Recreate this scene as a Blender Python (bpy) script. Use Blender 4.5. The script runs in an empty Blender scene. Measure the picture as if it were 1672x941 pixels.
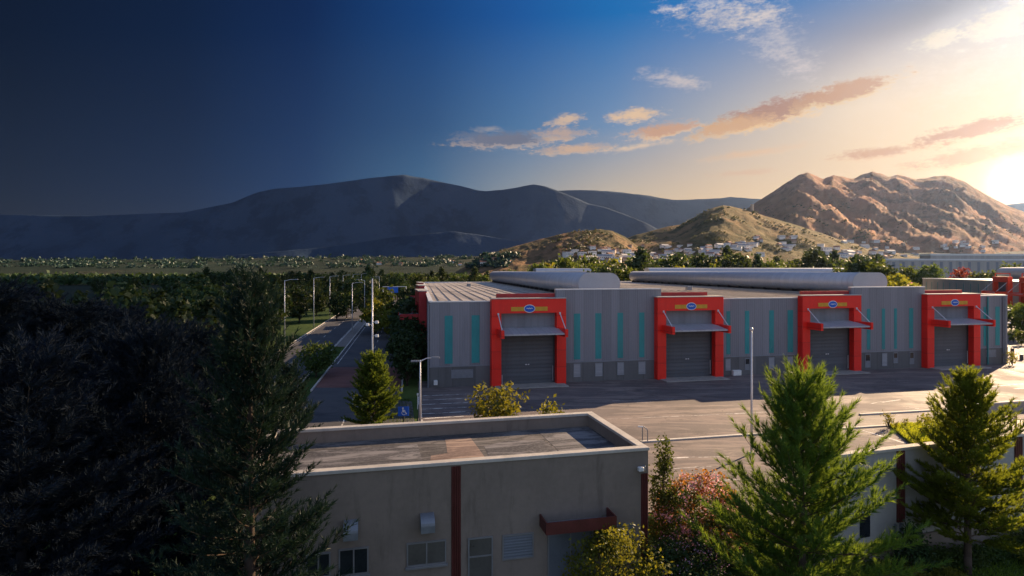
import bpy, math, random
import numpy as np
from mathutils import noise as mnoise, Vector
R = math.radians
rng = np.random.default_rng(7)
random.seed(7)
scene = bpy.context.scene
COL = scene.collection
EYE = 12.3            # camera height above the yard
EXPO = 1.75
SUN_AZ, SUN_EL = 47.0, 22.0     # azimuth clockwise from +Y

def G(px, py, z=0.0):
    """ground point (at height z) seen at a measured position of the photograph"""
    Y = (EYE - z) * 1000.0 / (py - 441.0)
    return ((px - 836.0) / 1000.0 * Y, Y, z)

# ---------------------------------------------------------------- tagging / linking
def tag(o, label=None, cat=None, group=None, kind=None):
    if label: o['label'] = label
    if cat: o['category'] = cat
    if group: o['group'] = group
    if kind: o['kind'] = kind
    return o

def empty(name, loc=(0, 0, 0), rz=0.0, label=None, cat=None, group=None):
    o = bpy.data.objects.new(name, None)
    COL.objects.link(o)
    o.empty_display_size = 0.3
    o.location = loc
    o.rotation_euler = (0, 0, rz)
    return tag(o, label, cat, group)

def mesh_obj(name, verts, faces, mat=None, parent=None, smooth=False, mats=None, midx=None):
    me = bpy.data.meshes.new(name)
    me.from_pydata(np.asarray(verts, dtype=float).reshape(-1, 3), [], faces)
    if mats:
        for m in mats: me.materials.append(m)
        if midx is not None: me.polygons.foreach_set('material_index', np.asarray(midx, dtype=np.int32))
    elif mat: me.materials.append(mat)
    if smooth:
        me.polygons.foreach_set('use_smooth', np.ones(len(me.polygons), dtype=bool))
    me.update()
    o = bpy.data.objects.new(name, me)
    COL.objects.link(o)
    if parent is not None: o.parent = parent
    return o

def dup(root, loc, rz=0.0, scale=1.0, label=None, group=None):
    r = root.copy(); COL.objects.link(r)
    r.location = loc; r.rotation_euler = (0, 0, rz)
    r.scale = (scale, scale, scale) if not isinstance(scale, tuple) else scale
    if label: r['label'] = label
    if group: r['group'] = group
    for ch in list(root.children):
        c = ch.copy(); COL.objects.link(c); c.parent = r
        for g in list(ch.children):
            d = g.copy(); COL.objects.link(d); d.parent = c
    return r

def pieces(name, mat, parent, boxes, bevel=None, shear=None):
    for q in boxes:
        m_ = MB()
        (m_.bev(*q, bevel) if bevel else m_.box(*q))
        if shear: m_.shear(shear)
        m_.build(name, mat, parent)

class MB:
    def __init__(s): s.v = []; s.f = []
    def quad(s, a, b, c, d):
        n = len(s.v); s.v += [a, b, c, d]; s.f.append((n, n+1, n+2, n+3)); return s
    def poly(s, pts):
        n = len(s.v); s.v += list(pts); s.f.append(tuple(range(n, n+len(pts)))); return s
    def box(s, x0, x1, y0, y1, z0, z1):
        n = len(s.v)
        s.v += [(x0,y0,z0),(x1,y0,z0),(x1,y1,z0),(x0,y1,z0),(x0,y0,z1),(x1,y0,z1),(x1,y1,z1),(x0,y1,z1)]
        for f in ((0,3,2,1),(4,5,6,7),(0,1,5,4),(1,2,6,5),(2,3,7,6),(3,0,4,7)): s.f.append(tuple(n+i for i in f))
        return s
    def bev(s, x0, x1, y0, y1, z0, z1, b=0.03):
        """box with the vertical and top edges chamfered"""
        n = len(s.v)
        def ring(z, i):
            a0, a1, c0, c1 = x0+i, x1-i, y0+i, y1-i
            return [(a0+b,c0,z),(a1-b,c0,z),(a1,c0+b,z),(a1,c1-b,z),(a1-b,c1,z),(a0+b,c1,z),(a0,c1-b,z),(a0,c0+b,z)]
        s.v += ring(z0, 0) + ring(z1-b, 0) + ring(z1, b)
        for k in range(2):
            for i in range(8):
                j = (i+1) % 8
                s.f.append((n+8*k+i, n+8*k+j, n+8*k+8+j, n+8*k+8+i))
        s.f.append(tuple(n+16+i for i in range(8))); s.f.append(tuple(n+7-i for i in range(8)))
        return s
    def prism(s, pts, z0, z1):
        n = len(s.v); k = len(pts)
        s.v += [(p[0], p[1], z0) for p in pts] + [(p[0], p[1], z1) for p in pts]
        s.f.append(tuple(n+k-1-i for i in range(k))); s.f.append(tuple(n+k+i for i in range(k)))
        for i in range(k):
            j = (i+1) % k; s.f.append((n+i, n+j, n+k+j, n+k+i))
        return s
    def extr(s, pts, a, b, axis):
        """closed outline pts (two coordinates) pushed from a to b along axis 'x' or 'y'"""
        n = len(s.v); k = len(pts)
        for q in (a, b):
            for p in pts: s.v.append((q, p[0], p[1]) if axis == 'x' else (p[0], q, p[1]))
        s.f.append(tuple(n+i for i in range(k))); s.f.append(tuple(n+2*k-1-i for i in range(k)))
        for i in range(k):
            j = (i+1) % k; s.f.append((n+j, n+i, n+k+i, n+k+j))
        return s
    def tube(s, p0, p1, r0, r1=None, n=8, cap=True):
        r1 = r0 if r1 is None else r1
        p0, p1 = Vector(p0), Vector(p1); d = (p1-p0)
        if d.length < 1e-6: return s
        d.normalize()
        a = d.cross(Vector((0,0,1)) if abs(d.z) < .9 else Vector((1,0,0))).normalized(); b = d.cross(a)
        k = len(s.v)
        for p, r in ((p0, r0), (p1, r1)):
            for i in range(n):
                t = 2*math.pi*i/n; s.v.append(tuple(p + a*math.cos(t)*r + b*math.sin(t)*r))
        for i in range(n):
            j = (i+1) % n; s.f.append((k+i, k+j, k+n+j, k+n+i))
        if cap: s.f.append(tuple(k+n-1-i for i in range(n))); s.f.append(tuple(k+n+i for i in range(n)))
        return s
    def path(s, pts, rs, n=6):
        for i in range(len(pts)-1): s.tube(pts[i], pts[i+1], rs[i], rs[i+1], n, cap=(i in (0, len(pts)-2)))
        return s
    def shear(s, k):
        s.v = [(x + k*max(y, 0.0), y, z) for x, y, z in s.v]; return s
    def build(s, name, mat, parent=None, smooth=False):
        return mesh_obj(name, s.v, s.f, mat, parent, smooth)

# ---------------------------------------------------------------- materials
class NT:
    def __init__(s, nt): s.nt = nt; s.n = nt.nodes; s.l = nt.links
    def new(s, t, **kw):
        x = s.n.new(t)
        for k, v in kw.items(): setattr(x, k, v)
        return x
    def put(s, sock, val):
        if isinstance(val, bpy.types.NodeSocket): s.l.new(val, sock)
        elif val is not None: sock.default_value = val
    def m(s, op, a, b=None, c=None, clamp=False):
        x = s.new('ShaderNodeMath', operation=op, use_clamp=clamp)
        s.put(x.inputs[0], a)
        if b is not None: s.put(x.inputs[1], b)
        if c is not None: s.put(x.inputs[2], c)
        return x.outputs[0]
    def mix(s, fac, a, b, blend='MIX'):
        x = s.new('ShaderNodeMix', data_type='RGBA', blend_type=blend)
        s.put(x.inputs[0], fac)
        s.put(x.inputs[6], a if isinstance(a, bpy.types.NodeSocket) else (*a[:3], 1))
        s.put(x.inputs[7], b if isinstance(b, bpy.types.NodeSocket) else (*b[:3], 1))
        return x.outputs[2]
    def smooth(s, v, lo, hi, a=0.0, b=1.0):
        x = s.new('ShaderNodeMapRange', interpolation_type='SMOOTHSTEP')
        s.put(x.inputs[0], v); x.inputs[1].default_value = lo; x.inputs[2].default_value = hi
        x.inputs[3].default_value = a; x.inputs[4].default_value = b
        return x.outputs[0]
    def coord(s, kind='Object', scale=(1,1,1), rot=(0,0,0)):
        t = s.new('ShaderNodeTexCoord'); mp = s.new('ShaderNodeMapping')
        mp.inputs['Scale'].default_value = scale; mp.inputs['Rotation'].default_value = rot
        s.l.new(t.outputs[kind], mp.inputs[0]); return mp.outputs[0]
    def noise(s, vec, scale, detail=4, rough=.55, dist=0.0):
        x = s.new('ShaderNodeTexNoise'); s.put(x.inputs['Vector'], vec)
        x.inputs['Scale'].default_value = scale; x.inputs['Detail'].default_value = detail
        x.inputs['Roughness'].default_value = rough; x.inputs['Distortion'].default_value = dist
        return x.outputs[0]
    def sep(s, vec):
        x = s.new('ShaderNodeSeparateXYZ'); s.put(x.inputs[0], vec); return x.outputs
    def comb(s, a, b, c=0.0):
        x = s.new('ShaderNodeCombineXYZ'); s.put(x.inputs[0], a); s.put(x.inputs[1], b); s.put(x.inputs[2], c); return x.outputs[0]
    def bump(s, h, strength=.3, dist=.02):
        x = s.new('ShaderNodeBump'); x.inputs['Strength'].default_value = strength; x.inputs['Distance'].default_value = dist
        s.put(x.inputs['Height'], h); return x.outputs[0]

def newmat(name):
    m = bpy.data.materials.new(name); m.use_nodes = True
    nt = NT(m.node_tree); nt.n.clear()
    return m, nt, nt.new('ShaderNodeOutputMaterial')

def pbsdf(nt, out, col, rough=.7, metal=0.0, normal=None, spec=.4):
    p = nt.new('ShaderNodeBsdfPrincipled')
    nt.put(p.inputs['Base Color'], col if isinstance(col, bpy.types.NodeSocket) else (*col, 1))
    nt.put(p.inputs['Roughness'], rough); nt.put(p.inputs['Metallic'], metal)
    p.inputs['Specular IOR Level'].default_value = spec
    if normal is not None: nt.l.new(normal, p.inputs['Normal'])
    if out is not None: nt.l.new(p.outputs[0], out.inputs[0])
    return p

def mul(c, k): return tuple(x*k for x in c)

def simple(name, col, rough=.6, metal=0.0, var=.25, scale=2.0, stain=0.0, bump=.0, spec=.4, stretch=(1,1,1)):
    """paint, plaster or metal with uneven tone and slow stains"""
    m, nt, out = newmat(name)
    c = nt.coord('Object', stretch)
    n1 = nt.noise(c, scale, 6, .6)
    n2 = nt.noise(c, scale*9, 4, .6)
    f = nt.m('ADD', nt.m('MULTIPLY', n1, .7), nt.m('MULTIPLY', n2, .3))
    f = nt.smooth(f, .3, .7)
    k = nt.mix(f, mul(col, 1-var), mul(col, 1+var*.7))
    if stain:
        n3 = nt.smooth(nt.noise(nt.coord('Object', (1.3, 1.3, .25)), .9, 7, .7), .52, .72)
        k = nt.mix(nt.m('MULTIPLY', n3, stain), k, mul(col, .35))
    nb = nt.bump(n2, bump, .01) if bump else None
    pbsdf(nt, out, k, nt.smooth(n1, .2, .8, max(rough-.12, .05), min(rough+.12, 1)), metal, nb, spec)
    return m

def cladding(name, col, pitch=1.0, axis=0, rough=.5, metal=0.0, dirt=.35, panel=.12, rib=.25):
    """profiled sheet: ribs and panel joints along one local axis, rain dirt running down"""
    m, nt, out = newmat(name)
    c = nt.coord('Object'); s = nt.sep(c)
    x = s[axis]
    pan = nt.m('FLOOR', nt.m('DIVIDE', x, pitch))
    wn = nt.new('ShaderNodeTexWhiteNoise', noise_dimensions='1D'); nt.put(wn.inputs['W'], pan)
    fr = nt.m('FRACT', nt.m('DIVIDE', x, pitch))
    joint = nt.m('GREATER_THAN', nt.m('ABSOLUTE', nt.m('SUBTRACT', fr, .5)), .47)
    ribw = nt.m('SINE', nt.m('MULTIPLY', x, 2*math.pi/(pitch*rib)))
    base = nt.mix(wn.outputs[0], mul(col, 1-panel), mul(col, 1+panel))
    base = nt.mix(nt.m('MULTIPLY', joint, .35), base, mul(col, .5))
    st = nt.smooth(nt.noise(nt.coord('Object', (1.1, 1.1, .12)), .8, 7, .7), .45, .75)
    base = nt.mix(nt.m('MULTIPLY', st, dirt), base, mul(col, .55))
    n2 = nt.noise(c, 3.0, 5, .6)
    base = nt.mix(nt.m('MULTIPLY', nt.smooth(n2, .5, .8), .3), base, mul(col, 1.25))
    h = nt.m('ADD', nt.m('MULTIPLY', ribw, .5), nt.m('MULTIPLY', joint, -1.0))
    pbsdf(nt, out, base, rough, metal, nt.bump(h, .35, .03))
    return m

def leafmat(name, col, col2, trans=.4, tcol=None, clump=.6, rough=.55):
    m, nt, out = newmat(name)
    g = nt.new('ShaderNodeNewGeometry')
    n = nt.smooth(nt.noise(nt.coord('Object'), clump, 3, .6), .3, .7)
    f = nt.m('ADD', nt.m('MULTIPLY', g.outputs['Random Per Island'], .55), nt.m('MULTIPLY', n, .45))
    oi = nt.new('ShaderNodeObjectInfo')
    k = nt.mix(f, col, col2)
    hs = nt.new('ShaderNodeHueSaturation'); nt.put(hs.inputs['Color'], k)
    nt.put(hs.inputs['Value'], nt.m('MULTIPLY_ADD', oi.outputs['Random'], .5, .75))
    nt.put(hs.inputs['Hue'], nt.m('MULTIPLY_ADD', oi.outputs['Random'], .05, .475))
    k = hs.outputs[0]
    p = pbsdf(nt, None, k, rough, 0, None, .25)
    t = nt.new('ShaderNodeBsdfTranslucent')
    nt.put(t.inputs[0], nt.mix(.5, k, tcol or (col2[0]*1.9, col2[1]*1.6, col2[2]*.5)))
    mx = nt.new('ShaderNodeMixShader'); mx.inputs[0].default_value = trans
    nt.l.new(p.outputs[0], mx.inputs[1]); nt.l.new(t.outputs[0], mx.inputs[2]); nt.l.new(mx.outputs[0], out.inputs[0])
    return m

def asphalt(name, col, pale, dark=.55, patch=.5, cracks=.45, k=1.0):
    """worn tarmac: broad tone patches, pale dust dragged along the site, dark oil and tar, fine grit"""
    m, nt, out = newmat(name)
    c = nt.coord('Object')
    big = nt.smooth(nt.noise(c, .11*k, 6, .62, .6), .40, .60)
    mid = nt.smooth(nt.noise(nt.coord('Object', (.30, 1.3, 1), (0,0,R(-12))), .42*k, 8, .72, 1.4), .47, .59)
    thin = nt.smooth(nt.noise(nt.coord('Object', (.16, 1.6, 1), (0,0,R(-9))), 1.1*k, 8, .7, .8), .58, .70)
    fine = nt.noise(c, 7, 4, .75)
    q = nt.mix(big, mul(col, .80), mul(col, 1.18))
    q = nt.mix(nt.m('MULTIPLY', mid, patch), q, pale)
    q = nt.mix(nt.m('MULTIPLY', thin, patch*.8), q, mul(pale, 1.25))
    q = nt.mix(nt.m('MULTIPLY', nt.smooth(fine, .42, .66), .35), q, mul(pale, .85))
    dk = nt.smooth(nt.noise(nt.coord('Object', (.45, 1, 1), (0,0,R(-14))), .5*k, 9, .74, 1.0), .53, .68)
    q = nt.mix(nt.m('MULTIPLY', dk, dark), q, mul(col, .42))
    if cracks:
        v = nt.new('ShaderNodeTexVoronoi', feature='DISTANCE_TO_EDGE'); v.inputs['Scale'].default_value = .14
        wob = nt.new('ShaderNodeVectorMath', operation='ADD'); nt.put(wob.inputs[0], c)
        nn = nt.new('ShaderNodeTexNoise'); nt.put(nn.inputs['Vector'], c); nn.inputs['Scale'].default_value = .5; nn.inputs['Detail'].default_value = 6
        sc = nt.new('ShaderNodeVectorMath', operation='SCALE'); nt.l.new(nn.outputs[1], sc.inputs[0]); sc.inputs['Scale'].default_value = 5.0
        nt.l.new(sc.outputs[0], wob.inputs[1]); nt.l.new(wob.outputs[0], v.inputs['Vector'])
        cr = nt.m('LESS_THAN', v.outputs['Distance'], .008)
        q = nt.mix(nt.m('MULTIPLY', nt.m('MULTIPLY', cr, nt.smooth(nt.noise(c, .2, 3), .45, .6)), cracks), q, mul(col, .4))
    pbsdf(nt, out, q, nt.smooth(big, 0, 1, .75, .92), 0, nt.bump(fine, .25, .01), .3)
    return m

def ground_mat(name, cols, scales=(.02, .4), patches=True):
    m, nt, out = newmat(name)
    c = nt.coord('Object')
    a = nt.smooth(nt.noise(c, scales[0], 6, .6, .4), .35, .65)
    b = nt.smooth(nt.noise(c, scales[1], 6, .7), .35, .7)
    k = nt.mix(a, cols[0], cols[1])
    k = nt.mix(nt.m('MULTIPLY', b, .55), k, cols[2])
    pbsdf(nt, out, k, .95, 0, nt.bump(nt.noise(c, scales[1]*12, 4), .5, .05), .1)
    return m

def hill_mat(name, rock, green, dark, s=.004, dot=.03, thresh=.5):
    m, nt, out = newmat(name)
    c = nt.coord('Object')
    a = nt.smooth(nt.noise(c, s, 8, .65, .5), thresh-.12, thresh+.12)
    b = nt.smooth(nt.noise(c, dot, 6, .7), .47, .6)
    g = nt.new('ShaderNodeNewGeometry'); steep = nt.smooth(nt.sep(g.outputs['Normal'])[2], .6, .92)
    k = nt.mix(a, rock, green)
    k = nt.mix(nt.m('MULTIPLY', nt.m('SUBTRACT', 1.0, steep), .35), k, rock)
    k = nt.mix(nt.m('MULTIPLY', b, .75), k, dark)
    k = nt.mix(nt.smooth(nt.noise(c, s*.35, 4, .5), .5, .62, 0, .35), k, mul(green, 1.6))
    pbsdf(nt, out, k, .95, 0, nt.bump(nt.noise(c, dot*.6, 8, .75), 1.0, 9.0), .05)
    return m

M = {}
M['wall'] = cladding('grey_cladding', (.22, .225, .25), 1.06, 0)
M['sidewall'] = cladding('grey_side_cladding', (.20, .20, .225), 1.06, 1)
M['base'] = cladding('grey_concrete_base', (.135, .135, .135), 2.4, 0, .85, 0, .6, .16, 5.0)
M['roof'] = cladding('pale_roof_sheet', (.46, .40, .33), 1.3, 0, .5, .0, .5, .22, .5)
M['tube'] = cladding('galvanised_sheet', (.42, .45, .5), 1.2, 1, .42, .35, .3, .05, .5)
M['shedwall'] = cladding('pale_shed_cladding', (.42, .39, .35), 3.0, 0, .6, 0, .3, .1)
M['capm'] = simple('galvanised_end', (.36, .39, .44), .5, .25, .08, .6)
M['red'] = cladding('red_panels', (.86, .024, .013), 1.84, 2, .45, 0, .30, .06, 1.0)
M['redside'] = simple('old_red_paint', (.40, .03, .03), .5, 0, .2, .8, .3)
M['orange'] = simple('orange_red_paint', (.80, .05, .012), .45, 0, .15, .8, .2)
M['teal'] = simple('teal_strip', (.026, .26, .27), .35, 0, .18, .5, .3, stretch=(1,1,.3))
M['yellow'] = simple('yellow_paint', (.62, .33, .03), .5, 0, .15, 2, .2)
M['blue'] = simple('blue_enamel', (.012, .11, .52), .35, 0, .1, 3)
M['whitep'] = simple('white_paint', (.72, .72, .70), .5, 0, .1, 2, .15)
M['pole'] = simple('pale_pole_metal', (.62, .62, .64), .4, .2, .1, 2)
M['greym'] = simple('grey_metal', (.22, .24, .27), .5, .3, .15, 2)
M['darkm'] = simple('dark_metal', (.06, .06, .065), .5, .3, .2, 3)
M['roller'] = cladding('roller_door_slats', (.105, .115, .13), .42, 2, .55, .1, .35, .10, 1.0)
M['upper'] = cladding('upper_door_panel', (.20, .21, .23), .75, 0, .5, 0, .3, .08, 1.0)
M['canopy'] = cladding('canopy_sheet', (.38, .40, .43), .9, 0, .45, .2, .4, .06, .5)
M['vent'] = cladding('vent_louvre', (.30, .31, .33), .16, 2, .55, .0, .3, .10, 1.0)
M['glassd'] = simple('dark_glass', (.02, .024, .03), .12, 0, .3, 1, spec=.6)
M['conc'] = simple('concrete', (.33, .31, .28), .9, 0, .25, 1.2, .35, .3)
M['kerb'] = simple('kerb_concrete', (.52, .49, .44), .85, 0, .2, 1.5, .2, .2)
M['capstone'] = simple('parapet_capping', (.50, .46, .40), .8, 0, .16, .9, .3, .2)
M['plaster'] = simple('beige_render', (.225, .185, .152), .9, 0, .16, .45, .5, .2)
M['plaster2'] = simple('pale_grey_render', (.36, .35, .33), .9, 0, .12, .5, .3, .15)
M['maroon'] = cladding('maroon_ribbed_panel', (.11, .04, .036), .17, 0, .6, 0, .4, .2, 1.0)
M['maroonp'] = simple('maroon_paint', (.105, .024, .02), .55, 0, .25, 1.5, .4)
M['roofdark'] = asphalt('bitumen_roof', (.060, .057, .056), (.22, .20, .185), .85, .75, 0, 2.0)
M['roofpink'] = asphalt('bare_screed_roof', (.17, .12, .10), (.40, .29, .22), .9, .9, 0, 2.0)
M['roofgrey'] = asphalt('grey_felt_roof', (.066, .064, .068), (.27, .255, .25), .85, .75, 0, 1.6)
M['shutter'] = cladding('grey_shutter', (.15, .17, .20), .12, 2, .55, 0, .3, .06, 1.0)
M['doorp'] = simple('grey_blue_door', (.13, .15, .175), .5, 0, .12, 1.2, .2)
M['frame'] = simple('window_frame', (.20, .20, .20), .5, 0, .1, 2)
M['blind'] = simple('dusty_pane', (.10, .095, .085), .35, 0, .2, .8, .2)
M['yard'] = asphalt('yard_asphalt', (.118, .100, .098), (.250, .200, .175), .6, .8)
M['road'] = asphalt('road_asphalt', (.075, .075, .08), (.13, .12, .115), .4, .4)
M['redpave'] = asphalt('red_paving', (.17, .075, .06), (.22, .12, .10), .5, .4)
M['pave'] = simple('pavement', (.22, .20, .18), .9, 0, .2, .8, .3, .2)
def linemat():
    m, nt, out = newmat('worn_road_paint')
    n = nt.smooth(nt.noise(nt.coord('Object', (.6, 1, 1)), 1.6, 8, .75), .40, .58)
    n2 = nt.smooth(nt.noise(nt.coord('Object'), .25, 3, .6), .25, .6)
    k = nt.mix(nt.m('MULTIPLY', n, nt.m('MULTIPLY_ADD', n2, .5, .5)), (.16, .14, .135), (.80, .77, .72))
    pbsdf(nt, out, k, .8, 0, None, .2); return m
M['line'] = linemat()
M['grass'] = ground_mat('grass_ground', ((.05, .085, .022), (.085, .12, .03), (.03, .055, .016)), (.08, 1.3))
M['valley'] = ground_mat('valley_floor', ((.02, .034, .022), (.045, .045, .03), (.014, .024, .017)), (.006, .05))
M['bark'] = simple('bark', (.085, .06, .045), .95, 0, .35, 3, 0, .6)
M['twig'] = simple('twig', (.10, .065, .04), .95, 0, .3, 3)
M['pine_a'] = leafmat('pine_needles', (.030, .092, .026), (.165, .235, .036), .5, None, .45)
M['pine_b'] = leafmat('larch_needles', (.055, .125, .020), (.205, .265, .034), .52, None, .5)
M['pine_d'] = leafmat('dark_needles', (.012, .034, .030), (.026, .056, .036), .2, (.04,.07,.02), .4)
M['spruce'] = leafmat('navy_shade_needles', (.006, .014, .024), (.010, .020, .030), .1, (.02,.03,.04), .4, .95)  # navy darkness of the left side put into the needle colour
M['bark_d'] = simple('dark_bark', (.02, .02, .022), .95, 0, .3, 3)  # bark colour darkened to match the navy needles
M['leaf_y'] = leafmat('yellow_green_leaves', (.06, .10, .015), (.20, .20, .03), .45)
M['lawn'] = leafmat('lawn_blades', (.075, .150, .022), (.17, .26, .035), .45)
M['grass_y'] = leafmat('sunlit_grass_blades', (.14, .20, .02), (.32, .36, .03), .5)
M['grass_b'] = ground_mat('bright_grass_ground', ((.12, .17, .02), (.18, .21, .03), (.07, .11, .02)), (.3, 2.0))
M['leaf_g'] = leafmat('green_leaves', (.032, .065, .018), (.09, .125, .03), .4)
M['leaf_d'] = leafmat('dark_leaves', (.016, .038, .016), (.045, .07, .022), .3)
M['leaf_o'] = leafmat('orange_leaves', (.22, .15, .02), (.50, .19, .03), .45, (.6,.3,.05))
M['petal'] = leafmat('pink_petals', (.74, .27, .32), (.80, .44, .50), .45, (.7,.4,.4), 2.0)
M['petal_p'] = leafmat('mauve_petals', (.26, .14, .28), (.42, .26, .40), .3, (.4,.25,.35), 2.0)
M['leaf_r'] = leafmat('russet_leaves', (.16, .03, .015), (.34, .075, .03), .35, (.5,.12,.04))
M['hwall'] = simple('house_wall', (.80, .77, .72), .9, 0, .1, .2)
M['hwall2'] = simple('house_wall_tan', (.48, .38, .29), .9, 0, .1, .2)
M['hroof'] = simple('house_roof_tile', (.27, .13, .085), .9, 0, .25, .5)
M['hroof2'] = simple('house_roof_grey', (.34, .33, .33), .8, 0, .2, .5)
M['h_main'] = hill_mat('mountain_rock', (.40, .19, .105), (.25, .135, .068), (.12, .08, .045), .006, .03, .50)
M['h_green'] = hill_mat('hill_scrub', (.24, .15, .075), (.125, .10, .045), (.04, .048, .022), .008, .04, .46)
M['h_brown'] = hill_mat('hill_bare_earth', (.27, .155, .085), (.12, .10, .05), (.035, .045, .022), .012, .045, .50)
M['scrub'] = leafmat('olive_scrub', (.045, .055, .024), (.085, .085, .035), .2)
M['h_plain'] = hill_mat('farmed_plain', (.040, .042, .030), (.017, .028, .022), (.011, .018, .016), .006, .02, .42)
M['h_far'] = hill_mat('haze_tinted_mountain', (.036, .060, .098), (.026, .048, .080), (.018, .034, .060), .0012, .006, .5)  # blue of the distance haze is painted into the slope colours

# ---------------------------------------------------------------- vegetation generators
def unit(v): return v / np.maximum(np.linalg.norm(v, axis=-1, keepdims=True), 1e-9)
def rnd_dirs(n): return unit(rng.normal(size=(n, 3)))

def needles(P, D, L, per, ln, w, spread=.75):
    """thin triangles around shoots (base P, direction D, length L)"""
    n = len(P)
    P = np.repeat(P, per, 0); D = np.repeat(D, per, 0); L = np.repeat(L, per)
    t = rng.uniform(.05, 1.0, n*per)
    rad = rnd_dirs(n*per); rad = unit(rad - D*np.sum(rad*D, 1, keepdims=True))
    a = spread * rng.uniform(.55, 1.15, n*per) * (1.1 - .45*t)
    nd = unit(D*np.cos(a)[:, None] + rad*np.sin(a)[:, None])
    b = P + D*(L*t)[:, None]
    side = unit(np.cross(nd, rnd_dirs(n*per)))
    ll = ln*rng.uniform(.7, 1.2, n*per)
    v = np.stack([b - side*w*.5, b + side*w*.5, b + nd*ll[:, None]], 1)
    return v.reshape(-1, 3), np.arange(n*per*3).reshape(-1, 3)

def conifer(name, loc, h, rad, mat, per=14, ln=.19, w=.024, twig_step=.26, lvl=.42, up0=12, up1=48, bare=.12, prof=1.0, nb=(5, 7), shoot=.34, sup=.35, sprd=.75,
            label=None, group=None, lean=0.0, bark='bark', foot=.0):
    root = empty(name, loc, rng.uniform(0, 6.28), label, 'tree', group)
    tr = MB(); wd = MB()
    tp = [(lean*k*.2*math.sin(k*1.3), lean*k*.15*math.cos(k*1.7), h*k/10) for k in range(11)]
    r0 = .016*h + .03
    tr.path(tp, [r0*(1-.93*k/10) for k in range(11)], 8)
    SP, SD, SL = [], [], []
    def add(p, d, l): SP.append(p); SD.append(d/np.linalg.norm(d)); SL.append(l)
    z = h*bare
    while z < h*.985:
        q = (h - z)/(h*(1-bare))
        nbr = rng.integers(nb[0], nb[1]+1)
        ph = rng.uniform(0, 6.28)
        for i in range(nbr):
            Lb = rad*(q**prof)*rng.uniform(.62, 1.12) + .25
            az = ph + i*6.283/nbr + rng.uniform(-.3, .3)
            el = R(up0 + (up1-up0)*max(0.0, 1-q)**1.2 + rng.uniform(-9, 9))
            ns = max(3, int(Lb/.3)); p = np.array([0, 0, z + rng.uniform(-.12, .12)])
            pts = [p.copy()]
            for s in range(ns):
                e = el + (s/ns)**1.5*R(26)
                e = min(e, R(84)); d = np.array([math.cos(az)*math.cos(e), math.sin(az)*math.cos(e), math.sin(e)])
                p = p + d*Lb/ns; pts.append(p.copy())
            rb = .008*Lb + .008
            wd.path([tuple(x) for x in pts], [rb*(1-.8*k/ns) for k in range(ns+1)], 4)
            pts = np.array(pts)
            add(pts[-1], d, shoot*1.25)
            s = Lb*(.16 if Lb > 1 else .05)
            while s < Lb:
                f = s/Lb; k = min(int(f*ns), ns-1); g = f*ns - k
                bp = pts[k]*(1-g) + pts[k+1]*g; bd = unit(pts[k+1]-pts[k])
                lat = np.cross(bd, [0, 0, 1.0]); lat /= max(np.linalg.norm(lat), 1e-6)
                for sgn in (-1, 1):
                    tl = (.10 + .34*Lb*(1-f)*min(1, f*3+.3))*rng.uniform(.6, 1.15)
                    td = unit(bd*rng.uniform(.6, 1.0) + lat*sgn*rng.uniform(.6, 1.0) + np.array([0, 0, rng.uniform(.0, .5)]))
                    c = 0.0
                    while c < tl:
                        q2 = bp + td*c
                        sd = unit(td*.8 + bd*.3 + rng.normal(size=3)*.32 + np.array([0, 0, sup]))
                        add(q2, sd, shoot*rng.uniform(.7, 1.1)); c += shoot*.62
                    if tl > .5: wd.tube(tuple(bp), tuple(bp+td*tl), .012, .005, 3, False)
                s += twig_step*rng.uniform(.8, 1.2)
        z += lvl*(.5+.5*q)*rng.uniform(.85, 1.15)
    add(np.array(tp[-1]), np.array([0, 0, 1.0]), shoot*1.6)
    v, f = needles(np.array(SP), np.array(SD), np.array(SL), per, ln, w, sprd)
    tr.build('trunk', M[bark], root, True); wd.build('branch_frame', M['twig' if bark == 'bark' else bark], root)
    mesh_obj('needle_crown', v, f, mat, root)
    return root

def leaf_quads(C, S, elong=1.7, droop=None):
    n = len(C)
    d = rnd_dirs(n)
    if droop is not None: d = unit(d + np.array([0, 0, droop]))
    s = unit(np.cross(d, rnd_dirs(n)))
    S = S[:, None]
    v = np.stack([C - d*S*elong*.5, C + s*S*.5 - d*S*.08, C + d*S*elong*.5, C - s*S*.5 - d*S*.08], 1)
    return v.reshape(-1, 3), np.arange(n*4).reshape(-1, 4)

def crown_points(n_cl, n_leaf, r, center, clump, shape='round', hollow=.45):
    """leaf centres gathered in clumps through an uneven crown volume"""
    d = rnd_dirs(n_cl); q = rng.uniform(hollow**3, 1, n_cl)**(1/3)
    bumps = np.array([1 + .28*mnoise.noise(Vector(x*1.7) + Vector(center)*.37) + .2*mnoise.noise(Vector(x*4.1) + Vector(center)) for x in d])
    c = d*(q*bumps)[:, None]
    if shape == 'cone':
        k = np.clip((1 - c[:, 2])*.5, .05, 1.0)**.75
        c[:, 0] *= k*1.25; c[:, 1] *= k*1.25
    elif shape == 'up':
        k = np.clip(.55 + .5*c[:, 2], .3, 1.0); c[:, 0] *= k; c[:, 1] *= k
    c = c*np.array(r) + np.array(center)
    p = np.repeat(c, n_leaf, 0) + rng.normal(size=(n_cl*n_leaf, 3))*clump*np.array([1, 1, .7])
    return c, p

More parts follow.
